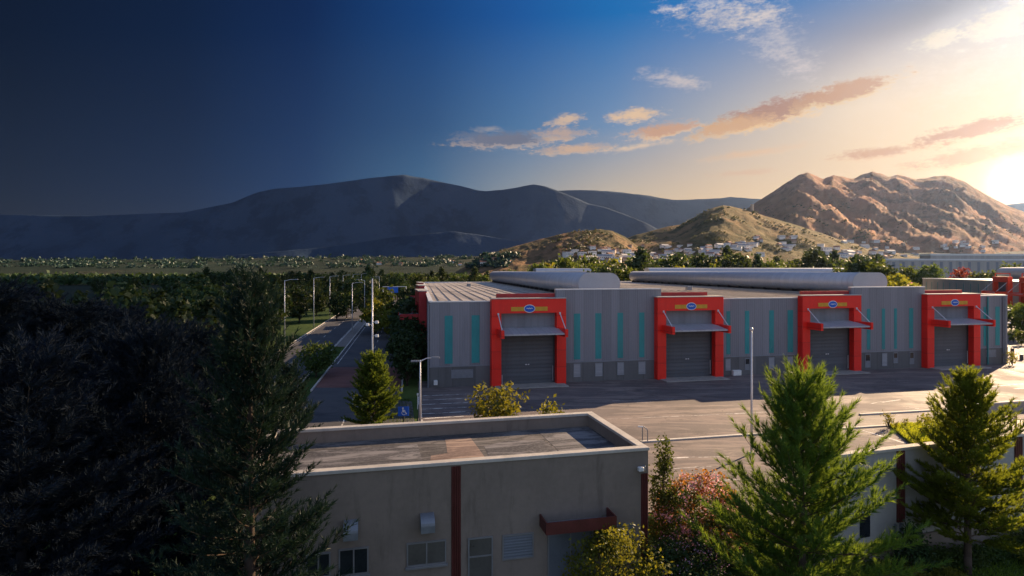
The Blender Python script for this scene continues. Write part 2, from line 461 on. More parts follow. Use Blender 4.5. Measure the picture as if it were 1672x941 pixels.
def broadleaf(name, loc, h, r, mat, n_cl=60, n_leaf=22, leaf=.16, clump=.35, trunk=.3, shape='round', label=None, cat='tree', group=None,
              extra=None, stems=1, parts=('trunk', 'crown'), bark='bark'):
    root = empty(name, loc, rng.uniform(0, 6.28), label, cat, group)
    cz = h*(trunk + (1-trunk)*.5)
    c, p = crown_points(n_cl, n_leaf, (r, r, h*(1-trunk)*.5), (0, 0, cz), clump, shape)
    p[:, 2] = np.maximum(p[:, 2], .04)
    v, f = leaf_quads(p, leaf*rng.uniform(.6, 1.25, len(p)))
    t = MB(); tr = .02*h + .02
    for s in range(stems):
        ox, oy = (0, 0) if stems == 1 else rng.normal(size=2)*r*.25
        top = (ox*1.5, oy*1.5, h*(trunk+.25))
        t.tube((ox*.4, oy*.4, -.1), top, tr/(stems**.5), tr*.45/(stems**.5), 7)
    for k in rng.choice(len(c), min(len(c), 14), replace=False):
        a = (0, 0, h*trunk*rng.uniform(.5, 1.1)); b = c[k]
        m = tuple(np.array(a)*.5 + b*.5 + np.array([0, 0, -.05*h]))
        t.path([a, m, tuple(b)], [tr*.42, tr*.26, tr*.08], 5)
    t.build(parts[0], M[bark], root, True)
    mesh_obj(parts[1], v, f, mat, root)
    for nm, mt, ncl, nlf, lf, cl, up in (extra or []):
        c2, p2 = crown_points(ncl, nlf, (r*1.02, r*1.02, h*(1-trunk)*.52), (0, 0, cz + up), cl, shape, .82)
        p2 = p2[p2[:, 2] > .2]
        v2, f2 = leaf_quads(p2, lf*rng.uniform(.6, 1.2, len(p2)), 1.1)
        mesh_obj(nm, v2, f2, M[mt], root)
    return root

# ---------------------------------------------------------------- hills (heights as functions of place)
def fbm(x, y, s, o=4, seed=0.0):
    return mnoise.fractal(Vector((x*s, y*s, seed)), .9, 2.1, o)
def ridged(x, y, s, seed):
    t, a, k = 0.0, .5, s
    for _ in range(6):
        t += a*(1 - abs(mnoise.noise(Vector((x*k, y*k, seed))))*1.9); a *= .55; k *= 2.05
    return t
class Hill:
    def __init__(s, prof, D, W, spur, sc, seed, p=1.35):
        s.u = np.array([(a-836)/1000 for a, b in prof]); s.v = np.array([(441-b)/1000 for a, b in prof])
        s.D, s.W, s.spur, s.sc, s.seed, s.p = D, W, spur, sc, seed, p
    def ridge(s, u): return s.D*(1 + .07*mnoise.noise(Vector((u*5.0, s.seed, 0))))
    def h(s, x, y):
        if y < 50: return -9.0
        u = x/y
        if u <= s.u[0] or u >= s.u[-1]: return -9.0
        D = s.ridge(u); t = (y - D)/s.W
        if abs(t) >= 1: return -9.0
        top = EYE + np.interp(u, s.u, s.v)*D
        a = abs(t)
        f = (1-a)**s.p
        z = top*f
        z += (ridged(x + .25*y, y*.38, s.sc*1.25, s.seed) - .62)*s.spur*top*min(1.0, a*4)*(1-a)**.7
        z += fbm(x, y, s.sc*8, 5, s.seed)*s.spur*.10*top*min(1, a*6+.22)
        return z - 9.0*a
    def build(s, name, mat, label, nu, nt):
        us = np.linspace(s.u[0], s.u[-1], nu); ts = np.linspace(-1, 1, nt)
        ts = np.sign(ts)*np.abs(ts)**1.25
        v = []
        for u in us:
            D = s.ridge(u)
            for t in ts:
                y = D + t*s.W; v.append((u*y, y, s.h(u*y, y)))
        f = [(i*nt+j, (i+1)*nt+j, (i+1)*nt+j+1, i*nt+j+1) for i in range(nu-1) for j in range(nt-1)]
        o = mesh_obj(name, v, f, mat, None, True)
        return tag(o, label, None, None, 'structure')

P_main = [(1120,455),(1160,405),(1190,365),(1215,345),(1235,330),(1262,313),(1285,298),(1305,285),(1318,282),(1330,286),(1345,292),(1360,286),(1375,288),(1387,292),(1396,291),(1410,284),(1424,280),(1440,284),(1453,289),(1465,285),(1480,288),(1495,293),(1510,291),(1525,288),(1545,287),(1555,289),(1575,297),(1600,312),(1625,326),(1650,338),(1672,346),(1740,368),(1850,395),(2000,440)]
P_green = [(960,446),(985,410),(1010,394),(1040,383),(1060,378),(1090,370),(1110,367),(1130,357),(1150,346),(1165,339),(1180,335),(1195,337),(1210,341),(1225,344),(1250,353),(1290,364),(1330,377),(1370,391),(1420,404),(1500,420),(1620,440)]
P_brown = [(740,446),(775,427),(800,414),(830,405),(860,397),(880,391),(900,386),(920,381),(940,378),(965,376),(980,374),(1000,377),(1020,386),(1040,401),(1058,414),(1085,442)]
P_left = [(-500,300),(-200,352),(0,350),(150,352),(300,346),(380,330),(420,313),(450,307),(480,305),(510,302),(560,296),(600,290),(640,286),(660,284),(680,288),(690,289),(720,296),(750,302),(780,310),(795,311),(820,309),(845,305),(860,302),(872,300),(890,303),(910,310),(940,322),(960,331),(990,338),(1020,349),(1060,366),(1110,395),(1160,440)]
P_far = [(700,380),(800,340),(880,318),(915,309),(950,309),(985,310),(1020,313),(1060,318),(1100,325),(1145,324),(1180,322),(1190,320),(1230,323),(1300,330),(1450,345),(1600,340),(1672,330),(1800,345),(2100,440)]
P_mid = [(-300,440),(0,428),(300,424),(500,406),(560,400),(640,387),(680,383),(740,377),(790,384),(860,396),(930,402),(1000,415),(1060,444)]
P_plain = [(-900,432),(-300,426),(200,424),(500,421),(700,420),(900,416),(1100,412),(1300,410),(1500,409),(1672,410),(1900,415),(2300,440)]
hills = {
    'plain': Hill(P_plain, 1500, 950, .05, .004, 51.0, 1.1),
    'green': Hill(P_green, 1150, 470, .20, .0055, 3.0, 1.15),
    'brown': Hill(P_brown, 860, 260, .22, .009, 9.0, 1.1),
    'main': Hill(P_main, 2000, 800, .30, .0040, 17.0, 1.08),
}
H_left = Hill(P_left, 3600, 520, .08, .0018, 23.0, 1.3)
H_far = Hill(P_far, 5000, 600, .20, .0017, 31.0, 1.3)
H_mid = Hill(P_mid, 2450, 230, .22, .0034, 41.0, 1.2)
hills['main'].build('mountain', M['h_main'], 'tall brown rocky mountain with several peaks below the setting sun', 420, 130)
hills['green'].build('hill', M['h_green'], 'lower green scrub hill with a tower on its crest', 320, 100)
hills['brown'].build('hill', M['h_brown'], 'small bare brown hill left of the green hill', 260, 80)
hills['plain'].build('plain', M['h_plain'], 'gently rising farmed plain below the hills', 260, 60)
H_left.build('mountain', M['h_far'], 'long mountain range tinted haze blue in the distance on the left', 260, 50)
H_far.build('mountain', M['h_far'], 'far range with haze tinted into its colour behind the nearer hills', 160, 36)
H_mid.build('hill', M['h_far'], 'low foothill tinted haze blue below the long range', 160, 40)

def terrain_h(x, y): return max(0.0, *(h.h(x, y) for h in hills.values()))
def ray_terrain(px, py, y0=420.0):
    """where the line of sight through a measured place meets the hills"""
    u = (px-836)/1000; v = (441-py)/1000
    y = y0
    while y < 2900:
        z = EYE + v*y
        th = terrain_h(u*y, y)
        if th >= z - .5: return (u*y, y, th)
        y *= 1.006
    return None

# ---------------------------------------------------------------- ground
def yb(x):                              # front edge of the yard (the lower terrace lies before it)
    if x < 12: return 31.0
    w = 27.6 + .318*(x-15) + .35
    return w if x > 13.5 else 31.0 + (w-31.0)*(x-12)/1.5
def gz(x, y):
    t = (y - (yb(x) - 1.6))/1.5
    if x > 12: t = (y - (yb(x) - .30))/.12
    t = min(1.0, max(0.0, t)); t = t*t*(3-2*t)
    z = -.05 - 1.35*(1-t)
    if y < yb(x)-1.6 or t < .5: z += .06*mnoise.noise(Vector((x*.5, y*.5, 2)))
    return z
def axis_pts(lo, hi, step, outer):
    a = list(np.arange(lo, hi+1e-6, step)); return [-o for o in outer[::-1] if -o < lo] + a + [o for o in outer if o > hi]
gx = [-9500, -5000, -2000, -900, -400, -200, -120, -80] + list(np.arange(-55, 45.1, .5)) + [60, 90, 140, 220, 400, 900, 2000, 5000, 9500]
gy = [-300, -120, -60, -20, 0, 10] + list(np.arange(16, 40.1, .4)) + [45, 55, 70, 90, 120, 160, 220, 300, 420, 600, 900, 1500, 2500, 5000, 9500]
gv = [(x, y, gz(x, y)) for x in gx for y in gy]
ny = len(gy)
gf = [(i*ny+j, (i+1)*ny+j, (i+1)*ny+j+1, i*ny+j+1) for i in range(len(gx)-1) for j in range(ny-1)]
gm = [0 if (gy[j] < 170 and abs(gx[i]) < 230) else 1 for i in range(len(gx)-1) for j in range(ny-1)]
g = mesh_obj('ground', gv, gf, None, None, True, [M['grass'], M['valley']], gm)
tag(g, kind='structure')

def sheet(name, pts, mat, z, label=None, kind='structure'):
    o = MB().poly([(p[0], p[1], z) for p in pts]).build(name, mat)
    return tag(o, label, None, None, kind)

# depth direction of the site and lines parallel to the long front
DX, DY = -.219, .976
FX, FY = .976, .219
ypts = [(-9.2, 60.5), (-7.0, 45.5), (-6.0, 31.2), (12, 31.05)] + [(x, yb(x)+.03) for x in np.arange(13.5, 46, 4)] + [(60, yb(60)+.03), (210, 70), (210, 230), (62, 180), (60, 84), (-10.4, 67.5)]
sheet('yard_asphalt', ypts, M['yard'], 0.0)

# the dual road on the left
def K1(y): return -20.6 - .17*(y-64)
def roadstrip(name, a, b, y0, y1, mat, z, n=20):
    ys = np.linspace(y0, y1, n)
    L = [(K1(y)+a, y) for y in ys]; Rr = [(K1(y)+b, y) for y in ys]
    return sheet(name, L + Rr[::-1], mat, z)
roadstrip('road', 0.0, 9.0, 34, 330, M['road'], .0)
roadstrip('road', -9.6, -1.8, 30, 330, M['road'], .0)
roadstrip('crossing_paving', .02, 8.98, 64, 77.5, M['redpave'], .004, 6)
sheet('road', [(-12.2, 31), (-6.1, 31.1), (-7.1, 45.5), (-9.4, 57.5), (-12.5, 57.5)], M['road'], .001)
mb = MB()
for a, b in ((-.17, .0), (-1.98, -1.81), (-9.8, -9.62), (9.02, 9.2)):
    ys = np.linspace(62 if a > -2 else 40, 320, 40)
    for i in range(39):
        y0, y1 = ys[i], ys[i+1]
        mb.prism([(K1(y0)+a, y0), (K1(y0)+b, y0), (K1(y1)+b, y1), (K1(y1)+a, y1)], -.02, .13)
tag(mb.build('kerb', M['kerb']), kind='structure')
mb = MB()
ys = np.linspace(98, 320, 30)
for i in range(29):
    y0, y1 = ys[i], ys[i+1]
    mb.prism([(K1(y0)-1.8, y0), (K1(y0)-.18, y0), (K1(y1)-.18, y1), (K1(y1)-1.8, y1)], -.02, .11)
tag(mb.build('median_pavement', M['pave']), kind='structure')
mb = MB()
for c in (4.5, -5.7):
    y = 40
    while y < 300:
        if not 62 < y < 79 or c < 0:
            mb.quad((K1(y)+c-.07, y, .008), (K1(y)+c+.07, y, .008), (K1(y+3)+c+.07, y+3, .008), (K1(y+3)+c-.07, y+3, .008))
        y += 8
for c in (-9.2, -2.2, .5, 8.5):
    for y in range(80, 300, 10):
        mb.quad((K1(y)+c-.06, y, .008), (K1(y)+c+.06, y, .008), (K1(y+10)+c+.06, y+10, .008), (K1(y+10)+c-.06, y+10, .008))
tag(mb.build('road_markings', M['line']), kind='structure')

# painted lines of the yard
def seg(mb, a, b, w, z=.007):
    ax, ay = a[:2]; bx, by = b[:2]; L = math.hypot(bx-ax, by-ay); nx, ny_ = -(by-ay)/L*w/2, (bx-ax)/L*w/2
    nx *= 1.25; ny_ *= 1.25
    mb.quad((ax-nx, ay-ny_, z), (bx-nx, by-ny_, z), (bx+nx, by+ny_, z), (ax+nx, ay+ny_, z))
mb = MB()
for (x0, y0, x1, y1, w) in [(691,646.5,772,643.5,.16),(690,653.5,768,650.5,.16),(689,661,764,657.5,.16),(688,668.5,762,665,.16),(688,676,760,672.5,.16),(688,684,757,680,.16),
        (1096,748,1135,747,.17),(1140,747,1190,746,.07),(1093,790.5,1160,786,.17),(1160,786,1205,783,.07),(1122,805,1166,801,.2),(1100,765.5,1170,761,.06),
        (1186,676.5,1224,674.5,.2),(960,686,1186,676.5,.06),(1224,674.5,1330,668.5,.07),(1000,655,1100,652,.06),
        (1408,703,1478,724,.2),(1425,702,1480,719,.08),(1590,634,1672,627,.3),(1655,635,1700,632.5,.3),(1634,603,1690,615,.35),(1440,657,1470,653,.15),(1480,664,1500,668,.12),(1420,660,1439,656,.1),
        (1135,762,1147,764,.12),(1147,764,1153,768,.12)]:
    seg(mb, G(x0, y0), G(x1, y1), w)
seg(mb, G(683, 648), G(689, 690), .14)
tag(mb.build('yard_markings', M['line']), kind='structure')
# drain scars and oil tracks on the yard: a dark tar seam
mb = MB()
def kerbline(mb, a, b, w, h):
    ax, ay = a[:2]; bx, by = b[:2]; L = math.hypot(bx-ax, by-ay); nx, ny_ = -(by-ay)/L*w/2, (bx-ax)/L*w/2
    mb.prism([(ax-nx, ay-ny_), (bx-nx, by-ny_), (bx+nx, by+ny_), (ax+nx, ay+ny_)], -.03, h)
p = [G(1046, 722.5), G(1180, 713.5), G(1300, 705.5), G(1440, 696.5), G(1540, 690)]
for i in range(4): kerbline(mb, p[i], p[i+1], .28, .10)
p = [G(1404, 678), G(1500, 672.5), G(1590, 667)]
for i in range(2): kerbline(mb, p[i], p[i+1], .28, .12)
tag(mb.build('kerb', M['kerb']), kind='structure')
# grass bed behind the boundary wall
gb = [G(1452, 697), G(1540, 691), G(1600, 688), G(1610, 712), G(1490, 729)]
bed = MB().prism([(q[0], q[1]) for q in gb], -.02, .16).build('grass_bed', M['grass_b']); tag(bed, kind='structure')
def grass_patch(name, pts, n, hgt, mat, zf, label):
    """blades standing on a polygon"""
    xs = [q[0] for q in pts]; yy = [q[1] for q in pts]
    P = []
    while len(P) < n:
        x, y = rng.uniform(min(xs), max(xs)), rng.uniform(min(yy), max(yy)); ins = False
        for i in range(len(pts)):
            a, b = pts[i], pts[i-1]
            if (a[1] > y) != (b[1] > y) and x < (b[0]-a[0])*(y-a[1])/(b[1]-a[1]) + a[0]: ins = not ins
        if ins: P.append((x, y, zf(x, y)))
    P = np.array(P); k = len(P)
    d = unit(rng.normal(size=(k, 3))*.45 + np.array([0, 0, 1.0])); s = unit(np.cross(d, rnd_dirs(k)))
    hh = (hgt*rng.uniform(.5, 1.3, k))[:, None]
    v = np.stack([P - s*hh*.16, P + s*hh*.16, P + d*hh], 1)
    o = mesh_obj(name, v.reshape(-1, 3), np.arange(k*3).reshape(-1, 3), mat)
    return tag(o, label, 'grass', None, 'stuff')
grass_patch('grass', gb, 9000, .2, M['grass_y'], lambda x, y: .15, 'bright lit grass in the raised bed behind the boundary wall')
grass_patch('grass', [(12, 23), (32, 23), (32, 30.5), (17, 27.6), (12, 26.6)], 30000, .15, M['lawn'], gz, 'green lawn of the lower terrace under the two pines')
grass_patch('grass', [(-12.4, 58.5), (-9.6, 58.5), (-7.4, 47), (-12, 47)], 5000, .16, M['leaf_g'], lambda x, y: -.05, 'small lawn around the blue sign')

# ---------------------------------------------------------------- warehouse with red portals
SH = .07
wh = empty('warehouse', (-8.6, 63.9, 0), math.atan2(FY, FX), 'long grey warehouse with four red loading portals, teal strips and barrel roof lights', 'warehouse')
LW, DW, HW, HP = 75.5, 99.0, 8.9, 10.1
PS = [6.4, 25.3, 43.9, 61.8]; PW = 8.2
MB().box(0, LW, 0, .3, 2.12, HW).build('front_wall', M['wall'], wh)
pieces('raised_wall', M['wall'], wh, ((13.7, 26.2, 0, .45, HW, HP), (51.5, 62.4, 0, .45, HW, HP)))
MB().box(0, .3, .31, DW, 0, HW).shear(SH).build('left_wall', M['sidewall'], wh)
MB().box(LW-.3, LW, .31, DW, 0, HW).shear(SH).build('right_wall', M['sidewall'], wh)
MB().box(.3, LW-.3, DW-.3, DW, 0, HW).shear(SH).build('rear_wall', M['wall'], wh)
edges = [0] + [q for s in PS for q in (s+.3, s+PW-.3)] + [LW]
pieces('base_wall', M['base'], wh, [(edges[i]-(.04 if i == 0 else 0), edges[i+1], -.05, .3, 0, 2.1) for i in range(0, len(edges), 2)])
pieces('base_trim', M['greym'], wh, [(edges[i]-(.05 if i == 0 else 0), edges[i+1], -.07, -.002, 2.1, 2.2) for i in range(0, len(edges), 2)])
for a, b, z, t in ((0, 13.7, HW, .34), (26.2, 51.5, HW, .34), (62.4, LW, HW, .34), (13.7, 26.2, HP, .5), (51.5, 62.4, HP, .5)):
    MB().box(a+.003, b-.003, -.05, t, z+.002, z+.12).build('wall_capping', M['whitep'], wh)
# roof: three shallow pitches rising to the tubes
prof = [(.3, 8.72), (13, 8.95), (26.5, 8.95), (40, 8.6), (53, 8.95), (63.5, 8.95), (LW-.3, 8.7)]
mb = MB()
for i in range(len(prof)-1):
    (x0, z0), (x1, z1) = prof[i], prof[i+1]
    for y0, y1, dz in ((.46, 34, 0), (34, 68, .03), (68, DW-.02, .06)):
        n = len(mb.v)
        mb.v += [(x0, y0, z0+dz), (x1, y0, z1+dz), (x1, y1, z1+dz), (x0, y1, z0+dz)]
        mb.f.append((n, n+1, n+2, n+3))
mb.shear(SH).build('roof', M['roof'], wh)
mb = MB()
for x in np.arange(1.2, LW-1, 1.3):
    z = np.interp(x, [p[0] for p in prof], [p[1] for p in prof])
    mb.box(x-.03, x+.03, .6, DW-.2, z+.02, z+.10)
mb.shear(SH).build('roof_seam', M['roof'], wh)
pieces('roof_edge', M['whitep'], wh, ((-.12, .35, .35, DW+.1, HW+.003, HW+.16), (LW-.35, LW+.12, .35, DW+.1, HW+.003, HW+.16), (.36, LW-.36, DW-.3, DW+.1, HW+.003, HW+.22)), None, SH)
def stadium(cx, w, z0, h, n=14):
    r = h/2; pts = []
    for i in range(n+1):
        t = -math.pi/2 + math.pi*i/n; pts.append((cx + w/2 - r + r*math.cos(t), z0 + r + r*math.sin(t)))
    for i in range(n+1):
        t = math.pi/2 + math.pi*i/n; pts.append((cx - w/2 + r + r*math.cos(t), z0 + r + r*math.sin(t)))
    return pts
for cx, w, y0, y1 in ((20.3, 5.3, 5.0, 98), (58.5, 5.4, 5.0, 92)):
    t = MB().extr(stadium(cx, w, 9.3, 2.65), y0, y1, 'y').shear(SH).build('barrel_roof_light', M['tube'], wh, False)
    for pgi, pg in enumerate(t.data.polygons): pg.use_smooth = len(pg.vertices) == 4
    MB().extr(stadium(cx, w+.03, 9.285, 2.68), y0-.06, y0-.003, 'y').shear(SH).build('end_cap', M['capm'], t)
    b = MB()
    for y in np.arange(y0+2, y1, 4): b.box(cx-2.2, cx+2.2, y, y+.15, 8.95, 9.4)
    b.box(cx-1.6, cx-1.5, y0+.3, y1, 8.96, 9.35); b.box(cx+1.5, cx+1.6, y0+.3, y1, 8.96, 9.35)
    b.shear(SH).build('support', M['darkm'], t)

def facx(px, d=0.0):
    u = (px-836)/1000; ox, oy = -8.6+.219*d, 63.9-.976*d
    return (u*oy - ox)/(FX - FY*u)
strips = [(726,739),(770,783),(937,947.5),(972,982),(1008.3,1017.3),(1043.7,1052.2),(1186,1192.3),(1216.3,1223.4),(1256,1263.5),(1286,1295),(1415.5,1421),(1440,1445),(1460,1464.5),(1484.5,1491),(1606,1610.5),(1625.3,1632.3)]
for a, b in strips:
    MB().box(facx(a), facx(b), -.025, -.003, 2.45, 7.5).build('teal_strip', M['teal'], wh)
vents = [(737.4,771.6,.95,1.75,'plate'),(936.6,947.2,.55,1.95,'v'),(972,983,.55,1.95,'v'),(1008,1018,.6,1.95,'v'),(1042.5,1053,.6,1.95,'v'),(1184.5,1192,.6,1.9,'v'),(1216.3,1223.7,.6,1.9,'w'),(1255,1263.5,.6,1.9,'v'),(1285.7,1294,.6,1.9,'v'),
         (1412.4,1420.4,.3,1.9,'w'),(1440,1447.5,.4,1.9,'v'),(1458.5,1465,.7,1.95,'w'),(1485,1491.5,.5,1.95,'w'),(1610.2,1625.2,1.0,1.85,'plate'),(1194,1207,-1,.62,'box'),(701.8+6,701.8+12,.35,.8,'box')]
for a, b, z0, z1, k in vents:
    x0, x1 = facx(a), facx(b)
    if k == 'box':
        MB().bev(x0, x1, -.5, -.06, max(z0, .02), z1).build('meter_box', M['whitep'], wh); continue
    v = MB().box(x0, x1, -.075, -.053, z0, z1).build('vent_panel', M['vent'] if k == 'v' else M['greym'], wh)
    fr = MB()
    for q in ((x0-.05, x0, z0-.05, z1+.05), (x1, x1+.05, z0-.05, z1+.05), (x0, x1, z1, z1+.05), (x0, x1, z0-.05, z0)): fr.box(q[0], q[1], -.095, -.053, q[2], q[3])
    fr.build('frame', M['greym'], v)
    if k == 'w':
        MB().box(x0+.06, x1-.06, -.09, -.078, z0+(z1-z0)*.5, z1-.06).build('dark_pane', M['glassd'], v)
for px in (1611.5, 1637, 1640):
    x = facx(px)
    MB().tube((x, -.14, .02), (x, -.14, 8.8), .09, .09, 8).build('downpipe', M['greym'] if px > 1620 else M['teal'], wh)
MB().tube((-.14, 0, .02), (-.14, 0, 8.8), .09, .09, 8).build('downpipe', M['greym'], wh)
# small wall lamps on the right corner
for z in (7.0, 5.3):
    MB().box(LW, LW+.5, .3, .4, z, z+.06).bev(LW+.45, LW+.85, .2, .5, z-.06, z+.1).build('wall_lamp', M['whitep'], wh)
# red steps behind the portals
pieces('red_parapet', M['redside'], wh, [(a, b, .36, .75, 8.7, 9.72) for a, b in ((7.2, 13.69), (26.21, 32.2), (44.8, 51.49), (62.41, 68.6))])

# one portal, then three copies with all its pieces
def portal():
    p = MB(); d = .95; w = PW; pw = 1.05
    fr = MB().bev(0, pw, -d, -.06, .0, 7.7, .02).bev(w-pw, w, -d, -.06, 0, 7.7, .02)
    fr.bev(-.0, w, -d-.004, -.06, 7.702, 9.22, .03)
    o = fr.build('loading_portal', M['red'], wh)
    MB().box(-.04, w+.04, -d-.05, .3, 9.222, 9.31).build('portal_capping', M['capstone'], o)
    MB().box(pw, w-pw, -.09, -.06, 0.02, 5.95).build('roller_door', M['roller'], o)
    MB().box(pw, w-pw, -.14, -.06, 5.95, 7.7).build('upper_panel', M['upper'], o)
    pieces('door_track', M['darkm'], o, ((pw, pw+.14, -.2, -.092, .02, 5.9), (w-pw-.14, w-pw, -.2, -.092, .02, 5.9)))
    c0, c1 = pw-.15, w-pw+.15
    n = MB(); n.v += [(c0, -.15, 6.12), (c1, -.15, 6.12), (c1, -d-2.3, 5.72), (c0, -d-2.3, 5.72), (c0, -.15, 6.02), (c1, -.15, 6.02), (c1, -d-2.3, 5.56), (c0, -d-2.3, 5.56)]
    for f in ((3,2,1,0),(4,5,6,7),(0,1,5,4),(1,2,6,5),(2,3,7,6),(3,0,4,7)): n.f.append(f)
    n.build('canopy', M['canopy'], o)
    for a in (c0-.36, c1+.02):
        b = MB().bev(a, a+.34, -d-2.4, -d+.02, 5.3, 6.12, .02)
        b.box(a+.1, a+.24, -d-2.44, -d-2.4, 5.5, 5.9)
        b.build('canopy_bracket', M['red'], o)
    for a in (c0-.19, c1+.19):
        r = MB().tube((a, -d-.06, 7.62), (a, -d-2.05, 6.12), .055, .055, 6)
        r.box(a-.09, a+.09, -d-.08, -d-.004, 7.5, 7.75)
        r.build('tie_rod', M['pole'], o)
    bx = w/2
    MB().box(bx-2.0, bx+2.0, -d-.045, -d-.005, 7.93, 8.37).build('sign_bar', M['yellow'], o)
    def oval(rx, rz, y0, y1): return MB().extr([(bx+rx*math.cos(t), 8.18+rz*math.sin(t)) for t in np.linspace(0, 2*math.pi, 29)[:-1]], y0, y1, 'y')
    e = oval(.62, .43, -d-.085, -d-.046).build('emblem', M['whitep'], o)
    oval(.55, .36, -d-.105, -d-.086).build('emblem_field', M['blue'], e)
    k = MB()
    pts = [(-.34,.0),(-.22,.06),(-.12,-.03),(-.02,.09),(.06,-.03),(.16,.06),(.34,.02)]
    for i in range(len(pts)-1):
        k.tube((bx+pts[i][0], -d-.115, 8.18+pts[i][1]), (bx+pts[i+1][0], -d-.115, 8.18+pts[i+1][1]), .036, .036, 5)
    k.build('emblem_mark', M['whitep'], e)
    MB().bev(.3, w-.2, -2.6, -.96, -.02, .09, .02).build('threshold_slab', M['conc'], o)
    MB().bev(pw+.02, w-pw-.02, -.955, -.2, -.02, .088, .01).build('door_sill', M['conc'], o)
    pieces('door_handle', M['pole'], o, ((bx-.25, bx-.05, -.13, -.092, 2.05, 2.15), (bx+.05, bx+.2, -.13, -.092, 2.05, 2.15)))
    MB().tube((pw+.22, -.26, .1), (pw+.22, -.26, 1.1), .045, .045, 6).build('guard_post', M['pole'], o)
    MB().tube((w-pw-.25, -.26, .3), (w-pw-.25, -.26, 1.9), .03, .03, 6).build('guard_post', M['pole'], o)
    return o
p0 = portal(); p0.location = (PS[0], 0, 0)
for s in PS[1:]:
    r = p0.copy(); COL.objects.link(r); r.location = (s, 0, 0)
    for ch in list(p0.children):
        c = ch.copy(); COL.objects.link(c); c.parent = r
        for gch in list(ch.children):
            c2 = gch.copy(); COL.objects.link(c2); c2.parent = c
# portals on the left side wall
def side_portal(y):
    xw = SH*y
    f = MB().bev(xw-1.1, xw-.02, y, y+1.1, 0, 7.7, .02).bev(xw-1.1, xw-.02, y+7, y+8.1, 0, 7.7, .02).bev(xw-1.1, xw-.02, y, y+8.1, 7.702, 9.3, .03)
    o = f.build('side_portal', M['redside'], wh)
    MB().box(xw-1.2, xw+.3, y-.05, y+8.15, 9.302, 9.42).build('portal_capping', M['capstone'], o)
    MB().box(xw-.12, xw-.02, y+1.1, y+7, .02, 7.7).build('roller_door', M['roller'], o)
    MB().box(xw-3.6, xw-.2, y+1, y+7.1, 5.6, 5.85).build('canopy', M['canopy'], o)
    pieces('canopy_bracket', M['redside'], o, ((xw-3.7, xw-1.11, y+.7, y+1.0, 5.3, 6.1), (xw-3.7, xw-1.11, y+7.1, y+7.4, 5.3, 6.1)), .02)
    return o
for y in (22, 52, 78): side_portal(y)
# roof plant and small posts
pieces('roof_vent', M['greym'], wh, [(x-s, x+s, y-s, y+s, 8.9, 9.5) for x, y, s in ((30, 40, .5), (34, 63, .4), (44, 30, .45), (9, 60, .4))], .05, SH)

# ---------------------------------------------------------------- second warehouse on the right, sheds behind
def simple_shed(name, loc, rz, L, D, H, label, tubes=(), portals=(), wallm='shedwall', z0=0.0, teal=0, tube_h=2.7, edge=.35, bays=0):
    o = empty(name, loc, rz, label, 'warehouse')
    MB().box(0, L, 0, .3, z0, H).box(.0, .3, .31, D, z0, H).box(L-.3, L, .31, D, z0, H).box(.31, L-.31, D-.3, D, z0, H).build('wall', M[wallm], o)
    MB().box(-.15, L+.15, -.15, .35, H+.003, H+edge).box(-.15, .35, .36, D, H+.003, H+edge).build('wall_capping', M['whitep'], o)
    for x in np.arange(bays or 1e9, L-1, bays or 1): MB().box(x, x+bays*.3, -.05, -.004, z0+.5, H-1.0).build('wall_strip', M['greym'], o)
    rf = MB(); n = max(2, int(L/25))
    for i in range(n):
        x0, x1 = .32 + (L-.64)*i/n, .32 + (L-.64)*(i+1)/n; xm = (x0+x1)/2
        rf.quad((x0, .36, H-.1), (xm, .36, H+.35), (xm, D-.3, H+.35), (x0, D-.3, H-.1)); rf.quad((xm, .36, H+.35), (x1, .36, H-.1), (x1, D-.3, H-.1), (xm, D-.3, H+.35))
    rf.build('roof', M['roof'], o)
    for cx, y0, y1, ax in tubes:
        if ax == 'y': MB().extr(stadium(cx, 5.3, H+.4, tube_h), y0, y1, 'y').build('barrel_roof_light', M['tube'], o)
        else: MB().extr([(q[0], q[1]) for q in stadium(cx, 5.3, H+.4, tube_h)], y0, y1, 'x').build('barrel_roof_light', M['tube'], o)
    return o
